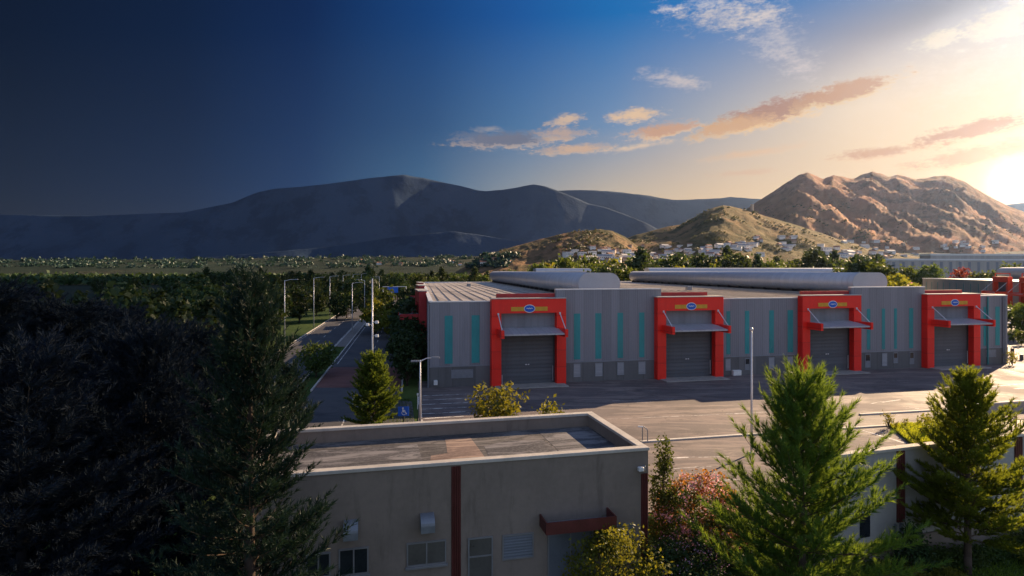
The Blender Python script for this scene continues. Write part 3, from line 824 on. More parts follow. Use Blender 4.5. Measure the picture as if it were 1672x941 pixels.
# its left side wall faces us: local x runs along that wall towards the viewer
ax, ay = 175.0, 261.0; bx, by = 143.0, 150.0
rzB = math.atan2(by-ay, bx-ax); LB = math.hypot(bx-ax, by-ay)
B = simple_shed('warehouse', (ax, ay, 0), rzB, LB, 110, 8.5, 'second grey warehouse behind the right end with an orange portal on its side', tubes=[(28, 3, LB-4, 'x')], tube_h=4.4)
def b_at(px):                        # position along that wall seen at px
    u = (px-836)/1000; dx, dy = (bx-ax)/LB, (by-ay)/LB
    return (u*ay - ax)/(dx - u*dy)
def orange_portal(x, w, h):
    o = MB().bev(x, x+1.2, -1.3, -.02, 0, h-1.7, .02).bev(x+w-1.2, x+w, -1.3, -.02, 0, h-1.7, .02).bev(x, x+w, -1.3, -.02, h-1.698, h, .03).build('side_portal', M['orange'], B)
    MB().box(x+1.2, x+w-1.2, -.12, -.02, .02, h-1.7).build('roller_door', M['roller'], o)
    MB().box(x+.6, x+w-.6, -4.3, -.2, 5.0, 5.25).build('canopy', M['canopy'], o)
    MB().bev(x+.25, x+.58, -4.5, -1.31, 4.7, 5.6, .02).bev(x+w-.58, x+w-.25, -4.5, -1.31, 4.7, 5.6, .02).bev(x+.58, x+w-.58, -4.5, -4.31, 4.7, 5.3, .02).build('canopy_bracket', M['orange'], o)
    for q in (x+.42, x+w-.42): MB().tube((q, -1.35, h-1.8), (q, -4.2, 5.6), .08, .08, 6).build('tie_rod', M['pole'], o)
    f = MB()
    for (a, b) in ((x+.3, x+.3), (x+w-.3, x+w-.3)): f.tube((a, -.6, h), (a, -.6, h+1.0), .14, .14, 6)
    f.tube((x+.3, -.6, h+1.0), (x+w-.3, -.6, h+1.0), .14, .14, 6)
    f.build('roof_rail', M['orange'], o)
xb = b_at(1628)
orange_portal(xb, 10.0, 10.2)
orange_portal(min(b_at(1672), LB-10.5), 10.0, 10.2)
mb = MB()
for x in np.arange(4, xb-1, 6): mb.box(x, x+.5, -.03, -.004, 2.5, 7.4)
mb.build('wall_strip', M['teal'], B)
simple_shed('warehouse', (242, 400, 0), R(8), 190, 14, 18.6, 'long grey shed with a white roof edge far behind on the right', z0=-.05, edge=1.1, bays=7.0)
simple_shed('warehouse', (410, 600, 0), R(6), 260, 14, 26.5, 'farthest pale shed showing only its white roof edge', z0=-.05, edge=1.6)
simple_shed('warehouse', (60, 232, 0), R(12.6), 100, 60, 9.2, 'shed behind the main warehouse showing its long barrel roof light', tubes=[(25, 2, 97, 'x')], tube_h=3.6)
simple_shed('warehouse', (12, 250, 0), R(12.6), 28, 60, 10.2, 'low shed with a short barrel roof light behind the first tube', tubes=[(15, 1, 26, 'x')], tube_h=2.4)

# ---------------------------------------------------------------- flat-roofed building in the foreground
ZT, ZB = 4.4, -1.4
nb_rz = math.atan2(-.234, -.972) + math.pi       # its front runs left from the right corner
fb = empty('flat_roof_building', (6.07, 27.3, 0), nb_rz, 'low beige building with a flat stained roof and maroon ribbed strips', 'building')
# local: x <= 0 along the front to the left, y inward
LN, DN = 16.8, 7.05
def nbx(px, d=0.0):
    u = (px-836)/1000; fx, fy = .972, .234; ox, oy = 6.07+.234*d, 27.3-.972*d
    return (u*oy - ox)/(fx - u*fy)
def nbz(px, py, d=0.0):
    s = nbx(px, d); Y = 27.3 - .972*d + .234*s
    return EYE - (py-441)/1000*Y
MB().box(-LN, 0, 0, .3, ZB-.3, ZT-.13).build('front_wall', M['plaster'], fb)
pieces('side_wall', M['plaster'], fb, ((-.3, 0, .301, DN-.301, ZB-.3, ZT-.13), (-LN, -LN+.3, .301, DN-.301, ZB-.3, ZT-.13)))
MB().box(-LN, 0, DN-.3, DN, ZB-.3, ZT-.13).build('rear_wall', M['plaster'], fb)
cp = MB().bev(-LN-.06, .06, -.06, .36, ZT-.128, ZT, .02).bev(-LN-.06, .06, DN-.36, DN+.06, ZT-.128, ZT, .02)
cp.bev(-.36, .06, .362, DN-.362, ZT-.128, ZT-.002, .02).bev(-LN-.06, -LN+.36, .362, DN-.362, ZT-.128, ZT-.002, .02)
cp.build('parapet_capping', M['capstone'], fb)
MB().box(-LN+.3, -.3, .3, DN-.3, ZT-1.0, ZT-.72).build('roof', M['roofdark'], fb)
zr = ZT-.72
MB().prism([(-9.7,.32),(-7.3,.32),(-7.15,2.2),(-6.9,2.25),(-7.0,DN-.9),(-8.3,DN-1.0),(-8.5,3.6),(-9.3,3.4)], zr, zr+.006).build('roof_patch', M['roofpink'], fb)
MB().prism([(-6.85,.32),(-3.2,.32),(-3.5,DN-2.4),(-5.2,DN-2.1),(-6.6,DN-2.7)], zr, zr+.006).build('roof_patch', M['roofgrey'], fb)
MB().box(-16.2, -9.75, .32, DN-1.6, zr, zr+.006).build('roof_patch', M['roofgrey'], fb)
MB().box(-3.3, -.4, 2.6, DN-.6, zr, zr+.007).build('roof_patch', M['roofgrey'], fb)
# ribbed maroon strips
for a, b, zt in ((737, 752.5, ZT-.2), (1046.5, 1057.6, ZT-1.15)):
    x0, x1 = nbx(a), min(nbx(b), -.02)
    m_ = MB()
    n = 4; w = (x1-x0)/n
    for i in range(n): m_.bev(x0+i*w+.015, x0+(i+1)*w-.015, -.07, -.003, ZB-.3, zt, .02)
    m_.box(x0, x1, -.02, -.003, ZB-.3, zt)
    m_.build('ribbed_strip', M['maroonp'], fb)
def framed(px0, py0, px1, py1, pane, name, mull=0, rec=.0, split=None):
    x0, x1 = nbx(px0), nbx(px1); z1 = nbz(px0, py0); z0 = max(nbz(px0, py1), ZB+.02)
    t = .06
    f = MB().box(x0, x0+t, -.06, -.003, z0, z1).box(x1-t, x1, -.06, -.003, z0, z1).box(x0+t, x1-t, -.06, -.003, z1-t, z1).box(x0+t, x1-t, -.06, -.003, z0, z0+t)
    for k in range(mull):
        xm = x0 + (x1-x0)*(k+1)/(mull+1); f.box(xm-.03, xm+.03, -.06, -.003, z0+t, z1-t)
    if split: f.box(x0+t, x1-t, -.058, -.003, z0+(z1-z0)*split-.03, z0+(z1-z0)*split+.03)
    o = f.build(name, M['frame'], fb)
    MB().box(x0+t, x1-t, -.03, -.004, z0+t, z1-t).build('pane', M[pane], o)
    if name == 'window': MB().bev(x0-.06, x1+.06, -.13, -.003, z0-.09, z0-.002, .01).build('sill', M['frame'], o)
    return o, x0, x1, z0, z1
framed(664, 887, 728.5, 926, 'blind', 'window', 1)
framed(553, 897, 602, 941, 'glassd', 'window', 1)
framed(500, 905, 540, 945, 'glassd', 'window', 1)
framed(764, 879, 804.5, 960, 'blind', 'glazed_door', 0, 0, .62)
framed(820, 874, 871, 915, 'shutter', 'shuttered_window', 0)
framed(1000, 857, 1035, 884, 'doorp', 'wall_panel', 0)
o, x0, x1, z0, z1 = framed(894, 869, 968, 960, 'doorp', 'double_door', 1)
MB().box((x0+x1)/2-.16, (x0+x1)/2-.1, -.12, -.061, z0+.95, z0+1.15).build('handle', M['darkm'], o)
# canopy tray over the double door
cx0, cx1 = nbx(883), nbx(990); zc = nbz(930, 868, .9)+.02
c = MB().box(cx0, cx1, -.95, -.003, zc, zc+.08).build('door_canopy', M['greym'], fb)
cf = MB().box(cx0-.06, cx1+.06, -1.01, -.951, zc-.04, zc+.46).box(cx0-.06, cx0-.001, -.95, -.003, zc-.04, zc+.46).box(cx1+.001, cx1+.06, -.95, -.003, zc-.04, zc+.46)
cf.build('canopy_fascia', M['maroonp'], c)
pieces('canopy_lamp', M['whitep'], c, ((cx0+.2, cx0+.7, -.1, -.003, zc-.1, zc-.06), (cx1-.9, cx1-.5, -.1, -.003, zc-.1, zc-.06)), .005)
# hooded extract vents
for px, py in ((697, 868), (573, 880)):
    x = nbx(px); z = nbz(px, py, .3)
    pts = [(0, 0), (-.50, 0), (-.52, .25)] + [(-.52*math.cos(t), .30+.34*math.sin(t)) for t in np.linspace(0, math.pi/2, 7)]
    v = MB().extr([(q[0]-.004, q[1]+z) for q in pts], x-.28, x+.28, 'x').build('extract_vent', M['greym'], fb)
    MB().box(x-.24, x+.24, -.46, -.04, z-.015, z-.003).build('grille', M['darkm'], v)
xl, zl = nbx(1043), nbz(1043, 764)
MB().bev(xl-.12, xl+.12, -.3, -.1, zl-.07, zl+.1, .02).box(xl-.03, xl+.03, -.1, -.003, zl-.03, zl+.03).build('wall_lamp', M['whitep'], fb)
MB().bev(xl+.14, xl+.26, -.16, -.003, zl-.1, zl+.1, .01).build('sensor_box', M['greym'], fb)

# ---------------------------------------------------------------- boundary wall with maroon strips (right)
wx0, wy0 = 13.2, 27.6+.318*(13.2-15)
wrz = math.atan2(.318, 1.0)
bw = empty('boundary_wall', (wx0, wy0, 0), wrz, 'tall pale retaining wall with maroon ribbed strips behind the two pines', 'wall')
LWL = 46.0
MB().box(0, LWL, 0, .3, ZB-.3, 3.88).build('wall_face', M['plaster2'], bw)
MB().bev(-.05, LWL, -.06, .36, 3.882, 4.0, .02).build('capping', M['capstone'], bw)
MB().bev(0, LWL, -.12, -.003, ZB-.3, ZB+1.25, .02).build('plinth', M['plaster'], bw)
def bwx(px):
    u = (px-836)/1000; c_, s_ = math.cos(wrz), math.sin(wrz)
    return (u*wy0 - wx0)/(c_ - u*s_)
for a, b in ((1463.5, 1476.5), (1656, 1668), (1800, 1812)):
    x0, x1 = bwx(a), bwx(b); n = 4; w = (x1-x0)/n; m_ = MB().box(x0, x1, -.02, -.003, .55, 3.86)
    for i in range(n): m_.bev(x0+i*w+.015, x0+(i+1)*w-.015, -.08, -.003, .55, 3.86, .02)
    m_.build('ribbed_strip', M['maroonp'], bw)
xw = bwx(1470)
MB().box(xw-.06, xw+.06, -.12, -.004, -1.0, .5).box(xw-.4, xw-.3, -.1, -.004, -1.0, .5).build('downpipe', M['greym'], bw)
xw = bwx(1412)
MB().box(xw-.3, xw+.3, -.02, -.004, .1, 1.2).build('dark_opening', M['glassd'], bw)

# low concrete wall on the right of the yard, bundle of steel rods beside the kerb
lw0, lw1 = G(1592, 676), G(1760, 664)
rz = math.atan2(lw1[1]-lw0[1], lw1[0]-lw0[0]); Ll = math.hypot(lw1[0]-lw0[0], lw1[1]-lw0[1])
o = empty('low_wall', (lw0[0], lw0[1], 0), rz, 'low concrete wall along the right edge of the yard', 'wall')
MB().box(0, Ll, 0, .3, -.03, .72).build('wall_face', M['conc'], o); MB().bev(-.04, Ll, -.05, .36, .722, .84, .02).build('capping', M['kerb'], o)
q = G(1659, 712)
o = empty('rod_bundle', (q[0], q[1], 0), 0, 'bundle of upright rusty rods behind the boundary wall', 'rods')
for i in range(7):
    a, b = rng.normal(size=2)*.16; MB().tube((a, b, -.03), (a*1.3, b*1.3, 1.5+rng.uniform(-.2, .2)), .035, .03, 6).build('rod', M['maroonp'], o)
MB().tube((-1.6, .3, 1.25), (2.6, -.3, 1.2), .05, .05, 6).build('rail', M['kerb'], o)

# ---------------------------------------------------------------- poles, lamps, signs
def pole(name, px, py_base, z_top, r, label, cat):
    x, y, _ = G(px, py_base)
    o = empty(name, (x, y, 0), 0, label, cat)
    MB().tube((0, 0, -.05), (0, 0, z_top), r, r*.6, 10).build('pole', M['pole'], o, True)
    MB().bev(-.22, .22, -.22, .22, -.05, .12, .03).build('base_plate', M['conc'], o)
    return o
o = pole('flagpole', 1227, 741, 8.25, .075, 'bare white flagpole standing in the yard beside the large pine', 'flagpole')
mb = MB()
for i in range(6):
    t0, t1 = -math.pi/2 + math.pi*i/6, -math.pi/2 + math.pi*(i+1)/6
    mb.tube((0, 0, 8.33+.12*math.sin(t0)), (0, 0, 8.33+.12*math.sin(t1)), max(.12*math.cos(t0), .004), max(.12*math.cos(t1), .004), 10, False)
mb.build('finial', M['pole'], o, True)
MB().tube((.09, 0, 1.1), (.07, 0, 8.1), .012, .012, 4).build('halyard', M['whitep'], o)
o = pole('light_mast', 608, 690, 11.6, .085, 'very tall thin mast with two small floodlights behind the left tree', 'mast')
for z, s in ((8.1, 1), (7.0, 1), (7.9, -1)):
    MB().tube((0, 0, z), (s*.32, -.05, z), .025, .025, 6).bev(s*.38-.12, s*.38+.12, -.2, .05, z-.1, z+.1, .02).build('floodlight', M['whitep'], o)
def street_lamp(loc, h, arm, ang, label, group=None):
    o = empty('street_lamp', loc, ang, label, 'street lamp', group)
    MB().tube((0, 0, -.05), (0, 0, h), .1, .055, 8).build('pole', M['pole'], o, True)
    MB().path([(0, 0, h-.1), (arm*.5, 0, h+.12), (arm, 0, h+.16)], [.05, .04, .035], 6).build('arm', M['pole'], o)
    b = MB(); b.bev(arm-.1, arm+.55, -.13, .13, h+.09, h+.22, .03); b.build('lamp_head', M['greym'], o)
    return o
x, y, _ = G(686, 694)
o = street_lamp((x, y, 0), 5.15, 1.0, R(12), 'short white lamp post with a flat head in front of the warehouse corner')
MB().bev(-.75, -.1, -.12, .12, 5.02, 5.14, .03).build('lamp_head', M['greym'], o)
first = None
for i, y in enumerate((100, 131, 158, 190, 225, 265)):
    L_ = 'tall street lamp in the row along the left kerb of the dark road'
    loc = (K1(y)-10.4, y, 0)
    if first is None: first = street_lamp(loc, 10.6, 1.8, R(-10), L_, 'street lamps along the left kerb')
    else: dup(first, loc, R(-10), 1.0, L_, 'street lamps along the left kerb')
for i, y in enumerate((118, 152, 185, 230)):
    dup(first, (K1(y)-1.0, y, 0), R(-10) + (math.pi if i % 2 else 0), .92, 'street lamp standing on the paved strip between the two roads', 'street lamps on the median')
# blue sign with a wheelchair mark on the small lawn
x, y, _ = G(659, 697)
o = empty('parking_sign', (x, y, 0), R(8), 'blue sign board with a white wheelchair mark beside the parking bays', 'sign')
MB().tube((0, .04, -.05), (0, .04, 1.0), .05, .05, 8).build('post', M['darkm'], o)
b = MB().bev(-.44, .42, -.03, .03, .85, 1.58, .02); b.build('board', M['blue'], o)
mk = MB()
mk.extr([(.0+.07*math.cos(t)-.05, 1.46+.07*math.sin(t)) for t in np.linspace(0, 6.283, 13)[:-1]], -.04, -.031, 'y')
mk.box(-.09, -.01, -.041, -.031, 1.16, 1.38).box(-.01, .13, -.041, -.031, 1.26, 1.32).box(-.01, .14, -.0415, -.031, 1.14, 1.21)
for t0 in range(9):
    a0, a1 = R(150+t0*22), R(150+(t0+1)*22)
    mk.tube((.02+.16*math.cos(a0), -.038, 1.1+.16*math.sin(a0)), (.02+.16*math.cos(a1), -.038, 1.1+.16*math.sin(a1)), .022, .022, 4)
mk.tube((.13, -.038, 1.18), (.24, -.038, .98), .03, .03, 4)
mk.build('wheelchair_mark', M['whitep'], o)
MB().tube((.3, .02, 1.55), (.34, .02, 1.7), .03, .03, 6).build('bracket', M['greym'], o)
# white marker post by the bays, bent pipe posts by the long kerb
x, y, _ = G(682, 668); o = MB().tube((x, y, -.02), (x, y, 1.3), .04, .03, 6).bev(x-.07, x+.07, y-.05, y+.05, 1.2, 1.4, .01).build('marker_post', M['whitep']); tag(o, 'short white marker post at the corner of the parking bays', 'post')
x, y, _ = G(1049, 722)
o = empty('pipe_hoop', (x, y, 0), R(-10), 'thin metal hoop with a lamp at the end of the long kerb', 'hoop')
MB().path([(0, 0, -.05), (0, 0, 1.05), (.08, 0, 1.12), (.3, 0, .95), (.36, 0, .8), (.36, 0, -.05)], [.035]*6, 6).build('pipe', M['greym'], o)
MB().bev(-.32, .06, -.07, .07, 1.05, 1.14, .02).build('lamp_head', M['whitep'], o)
# blue gantry sign over the far road
o = empty('road_gantry', (K1(215)+2, 215, 0), R(10), 'pale gantry with a blue sign board over the far end of the road', 'gantry')
MB().tube((-1, 0, -.05), (-1, 0, 6.5), .14, .14, 8).tube((7, 0, -.05), (7, 0, 6.5), .14, .14, 8).tube((-1.1, 0, 6.4), (7.1, 0, 6.4), .12, .12, 8).build('frame', M['pole'], o)
MB().bev(.5, 4.2, -.18, -.12, 4.3, 6.25, .02).build('sign_board', M['blue'], o)
# posts by the right driveway
for k, (px, py) in enumerate(((1653, 583), (1668, 588))):
    x, y, _ = G(px, py); o = MB().bev(x-.18, x+.18, y-.18, y+.18, -.03, 1.25-.5*k, .04).build('bollard', M['darkm'])
    tag(o, 'dark square bollard by the driveway, the taller one nearest the warehouse corner' if k == 0 else 'dark square bollard by the driveway, the shorter one farther right', 'bollard')
# low house with a grey roof beside the road, half hidden by trees
o = empty('gatehouse', (-24.5, 128, 0), R(10), 'small grey-roofed gatehouse among the trees left of the warehouse', 'building')
MB().box(0, 7, 0, 6, -.05, 3.0).build('wall', M['hwall'], o); MB().bev(-.5, 7.5, -.6, 6.5, 3.002, 3.3, .03).build('roof', M['hroof2'], o)
MB().box(1, 2.2, -.04, -.004, .9, 2.3).box(3.4, 5.4, -.04, -.004, .9, 2.3).build('window', M['glassd'], o)

# ---------------------------------------------------------------- near trees and shrubs
conifer('pine_tree', (.474*24, 24.0, -1.45), 9.2, 4.4, M['pine_a'], per=50, ln=.30, w=.030, bare=.06, prof=.66, up0=12, up1=52, lvl=.74, shoot=.60, twig_step=.46, nb=(5, 7), sup=.5, sprd=.72,
        label='large bushy pine with brush-like shoots in front of the yard')
conifer('larch_tree', (.744*27.6, 27.6, -1.45), 8.8, 3.6, M['pine_b'], per=20, ln=.19, w=.034, bare=.19, prof=.68, up0=8, up1=52, lvl=.50, shoot=.26, twig_step=.24,
        label='smaller yellow-green larch by the boundary wall at the right edge')
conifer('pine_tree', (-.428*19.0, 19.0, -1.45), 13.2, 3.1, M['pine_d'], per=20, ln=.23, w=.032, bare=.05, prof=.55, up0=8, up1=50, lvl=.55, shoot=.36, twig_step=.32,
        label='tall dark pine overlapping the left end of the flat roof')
dk = conifer('spruce_tree', (-.60*24, 24, -1.45), 11.0, 4.4, M['spruce'], per=34, ln=.26, w=.034, bare=.02, prof=.42, up0=2, up1=40, lvl=.55, shoot=.45, twig_step=.42,  # dense dark crowns fill the left so it reads as navy darkness
             label='spruce with navy shade put into its needles at the left of the foreground', group='spruces with navy-dark needles in the left foreground', bark='bark_d')
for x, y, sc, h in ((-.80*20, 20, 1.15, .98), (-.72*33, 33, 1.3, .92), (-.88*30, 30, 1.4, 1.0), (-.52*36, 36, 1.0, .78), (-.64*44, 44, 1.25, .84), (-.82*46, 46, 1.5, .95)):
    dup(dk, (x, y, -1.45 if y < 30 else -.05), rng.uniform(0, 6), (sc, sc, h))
conifer('fir_tree', (-.226*48, 48, -.05), 5.3, 2.3, M['pine_a'], per=14, ln=.2, w=.06, bare=.05, prof=.42, up0=14, up1=50, lvl=.36, shoot=.26, twig_step=.26,
        label='young conical yellow-green tree beside the thin mast')
conifer('fir_tree', (-.365*38, 38, -.05), 6.2, 2.1, M['pine_d'], per=11, ln=.17, w=.05, bare=.05, prof=.5, up0=14, up1=48, lvl=.4, shoot=.28, twig_step=.28,
        label='dim conical tree between the tall dark pine and the road')
broadleaf('round_tree', (-.322*70, 70.5, 0), 3.95, 2.0, M['leaf_g'], 90, 26, .2, .32, .16, label='small round tree on the grass island of the road')
shr = dict(parts=('stem', 'foliage'), cat='shrub')
broadleaf('shrub', (-1.15, 40, -.05), 4.85, 2.1, M['leaf_y'], 90, 22, .2, .26, .12, 'up', 'tall yellow-green shrub rising behind the flat roof', stems=5, **shr)
broadleaf('shrub', (2.5, 39.5, -.05), 4.0, 1.15, M['leaf_y'], 42, 18, .18, .24, .12, 'up', 'smaller sparse shrub right of the tall one behind the flat roof', stems=4, **shr)
broadleaf('shrub', (.17*25, 25.0, -1.45), 3.1, 1.85, M['leaf_y'], 170, 30, .095, .22, .02, 'round', 'dense yellow-green bush in front of the double door', stems=4, **shr)
broadleaf('shrub', (.247*29.4, 29.3, -1.45), 5.5, .8, M['leaf_g'], 95, 30, .10, .20, .03, 'cone', 'slender upright evergreen at the corner of the beige building', stems=2, **shr)
broadleaf('flowering_shrub', (.308*29.0, 29.0, -1.45), 3.75, 1.9, M['leaf_g'], 170, 28, .10, .24, .03, 'round', 'big flowering shrub with pink and orange sprays beside the beige building', stems=4,
          extra=[('orange_leaves', 'leaf_o', 120, 26, .12, .17, .2), ('blossom', 'petal', 110, 24, .10, .15, .3)], **shr)
broadleaf('flowering_shrub', (.283*26.6, 26.4, -1.45), 2.0, 1.6, M['leaf_d'], 120, 28, .09, .22, .02, 'round', 'low dark shrub with mauve flowers below the pink one', stems=3,
          extra=[('blossom', 'petal_p', 60, 14, .065, .16, .05)], **shr)
broadleaf('shrub', (.375*28.4, 28.6, -1.45), 2.3, 1.5, M['leaf_d'], 110, 28, .10, .24, .02, 'round', 'dark bush filling the gap left of the large pine', stems=3, **shr)
broadleaf('shrub', (.638*27.9, 27.3, -1.45), 2.45, .75, M['leaf_d'], 90, 28, .085, .2, .02, 'cone', 'dark pointed bush against the boundary wall', stems=2, **shr)
hb = broadleaf('shrub', (15.2, 26.6, -1.45), .7, .8, M['leaf_g'], 70, 24, .08, .2, .02, 'round', 'low dark hedge bush along the foot of the boundary wall', stems=2, group='low hedge bushes by the wall', **shr)
for k in range(11):
    x = 16.4 + k*1.25
    dup(hb, (x, 27.6+.318*(x-15)-.85 + rng.uniform(-.1, .1), -1.45), rng.uniform(0, 6), rng.uniform(.8, 1.15))
sm = broadleaf('shrub', (13.6, 24.4, -1.45), 1.0, .9, M['leaf_y'], 60, 26, .075, .18, .02, 'round', 'small sunlit bush on the lawn in front of the hedge', stems=2, group='small sunlit bushes on the lawn', **shr)
for x, y, s in ((17.4, 26.6, .8), (18.9, 26.6, .75), (24.2, 28.0, .9), (26.0, 28.3, 1.0)):
    dup(sm, (x, y, -1.45), rng.uniform(0, 6), s)
wd = broadleaf('weed', (29.2, 47.5, .1), 1.1, .45, M['leaf_y'], 16, 14, .09, .14, .1, 'up', 'tall yellow-green weed in the raised grass bed', stems=2, cat='weed', group='weeds in the raised grass bed', parts=('stem', 'foliage'))
for px, py, s in ((1463, 703, .5), (1478, 700, .6), (1512, 712, 1.3), (1516, 702, .9), (1500, 697, .4), (1538, 708, .6), (1553, 703, .5)):
    x, y, _ = G(px, py); dup(wd, (x, y, .12), rng.uniform(0, 6), s)
dup(wd, (64.5, 79.0, 0), 1.0, 1.6, 'yellow weed clump at the foot of the right warehouse corner', 'weeds by the corner')

# ---------------------------------------------------------------- middle-distance trees
def tree_kit(name, h, r, mat, leaf, clump, n_cl, n_leaf, trunk, shape, label, group):
    return broadleaf(name, (0, -900, 0), h, r, mat, n_cl, n_leaf, leaf, clump, trunk, shape, label, 'tree', group)
kits = {
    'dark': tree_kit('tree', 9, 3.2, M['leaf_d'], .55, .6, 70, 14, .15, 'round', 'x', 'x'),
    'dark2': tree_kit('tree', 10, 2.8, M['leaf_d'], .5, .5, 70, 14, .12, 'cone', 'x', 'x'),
    'green': tree_kit('tree', 8, 3.0, M['leaf_g'], .5, .55, 70, 14, .18, 'round', 'x', 'x'),
    'pale': tree_kit('tree', 7, 2.8, M['leaf_y'], .5, .5, 60, 14, .15, 'round', 'x', 'x'),
    'russet': tree_kit('tree', 9, 3.2, M['leaf_r'], .5, .5, 60, 14, .2, 'round', 'x', 'x'),
}
used = set()
def put(kind, x, y, z, s, label, group):
    k = kits[kind]; rz = rng.uniform(0, 6.28); sc = (s*rng.uniform(.9, 1.15), s*rng.uniform(.9, 1.15), s*rng.uniform(.88, 1.15))
    if kind not in used:
        used.add(kind); k.location = (x, y, z); k.rotation_euler = (0, 0, rz); k.scale = sc; k['label'] = label; k['group'] = group
    else: dup(k, (x, y, z), rz, sc, label, group)
# wood beyond the left kerb
n = 0
while n < 95:
    y = 62*(320/62)**rng.uniform(0, 1); x = K1(y) - 13 - abs(rng.normal())*(9 + y*.12)
    if x/y < -.95: continue
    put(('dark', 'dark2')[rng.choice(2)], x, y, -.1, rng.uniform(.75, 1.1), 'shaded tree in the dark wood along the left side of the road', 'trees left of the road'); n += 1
# planting between road and warehouse
for i in range(26):
    y = 66 + i*3.6 + rng.uniform(-1, 1); xr = K1(y) + 9.6; xl = -8.6 - .152*(y-63.9) - 2.2
    x = xr + (xl-xr)*rng.uniform(.1, .8)
    put('dark' if i % 4 else 'dark2', x, y, -.1, rng.uniform(.42, .62) if y < 90 else rng.uniform(.5, .8), 'dark tree in the planting between the road and the warehouse side', 'trees beside the warehouse')
for px, py, h, kd in ((612, 545, .95, 'pale'), (628, 540, 1.0, 'green'), (640, 552, .8, 'pale'), (566, 520, .8, 'green'), (550, 524, .75, 'dark'), (605, 520, 1.1, 'dark'), (575, 512, 1.0, 'dark')):
    x, y, _ = G(px, py); put(kd, x, y, -.1, h, 'lighter roadside tree at the end of the road', 'lighter trees near the road end')
for px in range(505, 660, 9):
    y = rng.uniform(235, 300); put('dark' if rng.random() < .6 else 'green', (px-836)/1000*y, y, -.1, rng.uniform(.8, 1.15), 'tree closing the far end of the road', 'trees at the far end of the road')
# belt beyond the roofs, left to centre
for i in range(70):
    px = 330 + i*8.3 + rng.uniform(-5, 5); y = rng.uniform(300, 430)
    put(('dark', 'dark2', 'green')[rng.integers(3)], (px-836)/1000*y, y, -.1, rng.uniform(.95, 1.4), 'dark tree in the belt across the valley beyond the warehouse', 'tree belt beyond the warehouse')
for i in range(64):
    px = 880 + i*9.0 + rng.uniform(-6, 6); y = rng.uniform(300, 420)
    put(('dark', 'dark2', 'green', 'pale')[rng.integers(4)], (px-836)/1000*y, y, -.1, rng.uniform(1.8, 2.5), 'tree in the row showing above the warehouse roofs', 'trees above the roofs')
for px, y, s, kd in ((992, 210, 1.55, 'dark'), (1008, 215, 1.75, 'dark'), (1022, 205, 1.5, 'green'), (1034, 200, 1.3, 'pale'), (976, 220, 1.5, 'dark'),
                     (1388, 215, 1.5, 'dark'), (1402, 210, 1.7, 'dark'), (1416, 215, 1.8, 'dark'), (1430, 205, 1.65, 'green'), (1444, 200, 1.6, 'dark'), (1372, 220, 1.5, 'green'), (1456, 195, 1.4, 'pale')):
    put(kd, (px-836)/1000*y, y, -.1, s, 'large tree in the clump standing close behind the warehouse roof', 'clumps behind the warehouse')
put('pale', .630*172, 172, -.1, 1.5, 'bright yellow-green tree between the two warehouses', 'bright tree between warehouses')
fl = broadleaf('blossom_tree', (.652*176, 176, -.1), 8.3, 2.9, M['petal'], 60, 16, .45, .5, .2, 'round', 'pale blossoming tree beside the bright tree between the warehouses', 'tree')
put('russet', .732*300, 300, -.1, 1.45, 'russet tree in front of the far grey shed', 'russet trees by the far shed')
put('russet', .834*300, 300, -.1, 1.4, 'russet tree in front of the far grey shed', 'russet trees by the far shed')
for px in (1630, 1645, 1600, 1520, 1480, 1500):
    y = 290; put('green', (px-836)/1000*y, y, -.1, rng.uniform(1.2, 1.7), 'green tree against the wall of the far grey shed', 'green trees by the far shed')
# garden right of the warehouse corner
for px, y, s, kd in ((1652, 122, .62, 'green'), (1662, 117, .6, 'dark'), (1675, 112, .7, 'green'), (1655, 104, .3, 'green'), (1668, 100, .28, 'green')):
    put(kd, (px-836)/1000*y, y, -.05, s, 'shrubby tree in the planting right of the warehouse corner', 'planting right of the warehouse')

# ---------------------------------------------------------------- village houses and hillside scrub
def house(kind, w, d, h, wallm, roofm, gable=True):
    o = empty('house', (0, -950, 0), 0, 'x', 'house', 'x')
    MB().box(-w/2, w/2, -d/2, d/2, -2.5, h).build('wall', M[wallm], o)
    if gable:
        r = MB().extr([(-d/2-.4, h), (d/2+.4, h), (0, h+d*.3)], -w/2-.4, w/2+.4, 'x')
    else: r = MB().bev(-w/2-.2, w/2+.2, -d/2-.2, d/2+.2, h+.003, h+.5, .05)
    r.build('roof', M[roofm], o)
    wn = MB()
    for x in np.arange(-w/2+1.2, w/2-1, 2.6): wn.box(x, x+1.1, -d/2-.06, -d/2-.004, h*.45, h*.75)
    wn.build('window', M['glassd'], o)['kind'] = 'stuff'
    return o
hk = [house(0, 11, 8, 4.5, 'hwall', 'hroof'), house(1, 14, 9, 6.5, 'hwall', 'hroof2', False), house(2, 9, 8, 4, 'hwall2', 'hroof'), house(3, 20, 9, 4.5, 'hwall', 'hroof2')]
hused = set()
def put_house(k, p, rz, s, label, group):
    if k not in hused:
        hused.add(k); o = hk[k]; o.location = p; o.rotation_euler = (0, 0, rz); o.scale = (s, s, s); o['label'] = label; o['group'] = group
    else: dup(hk[k], p, rz, s, label, group)
def village(n, x0, x1, y0, y1, label, group, ks, s0, s1):
    c = 0
    for _ in range(n*4):
        if c >= n: break
        px, py = rng.uniform(x0, x1), rng.uniform(y0, y1)
        p = ray_terrain(px, py)
        if p is None: continue
        put_house(int(rng.choice(ks)), (p[0], p[1], p[2]-.2), rng.uniform(-.6, .6), rng.uniform(s0, s1), label, group); c += 1
village(26, 890, 1050, 412, 428, 'small pale house in the village below the brown hill', 'houses below the brown hill', [0, 1, 2, 3], .5, .85)
village(12, 930, 1060, 400, 413, 'small house on the lower slope of the brown hill', 'houses on the brown hill', [0, 2], .4, .65)
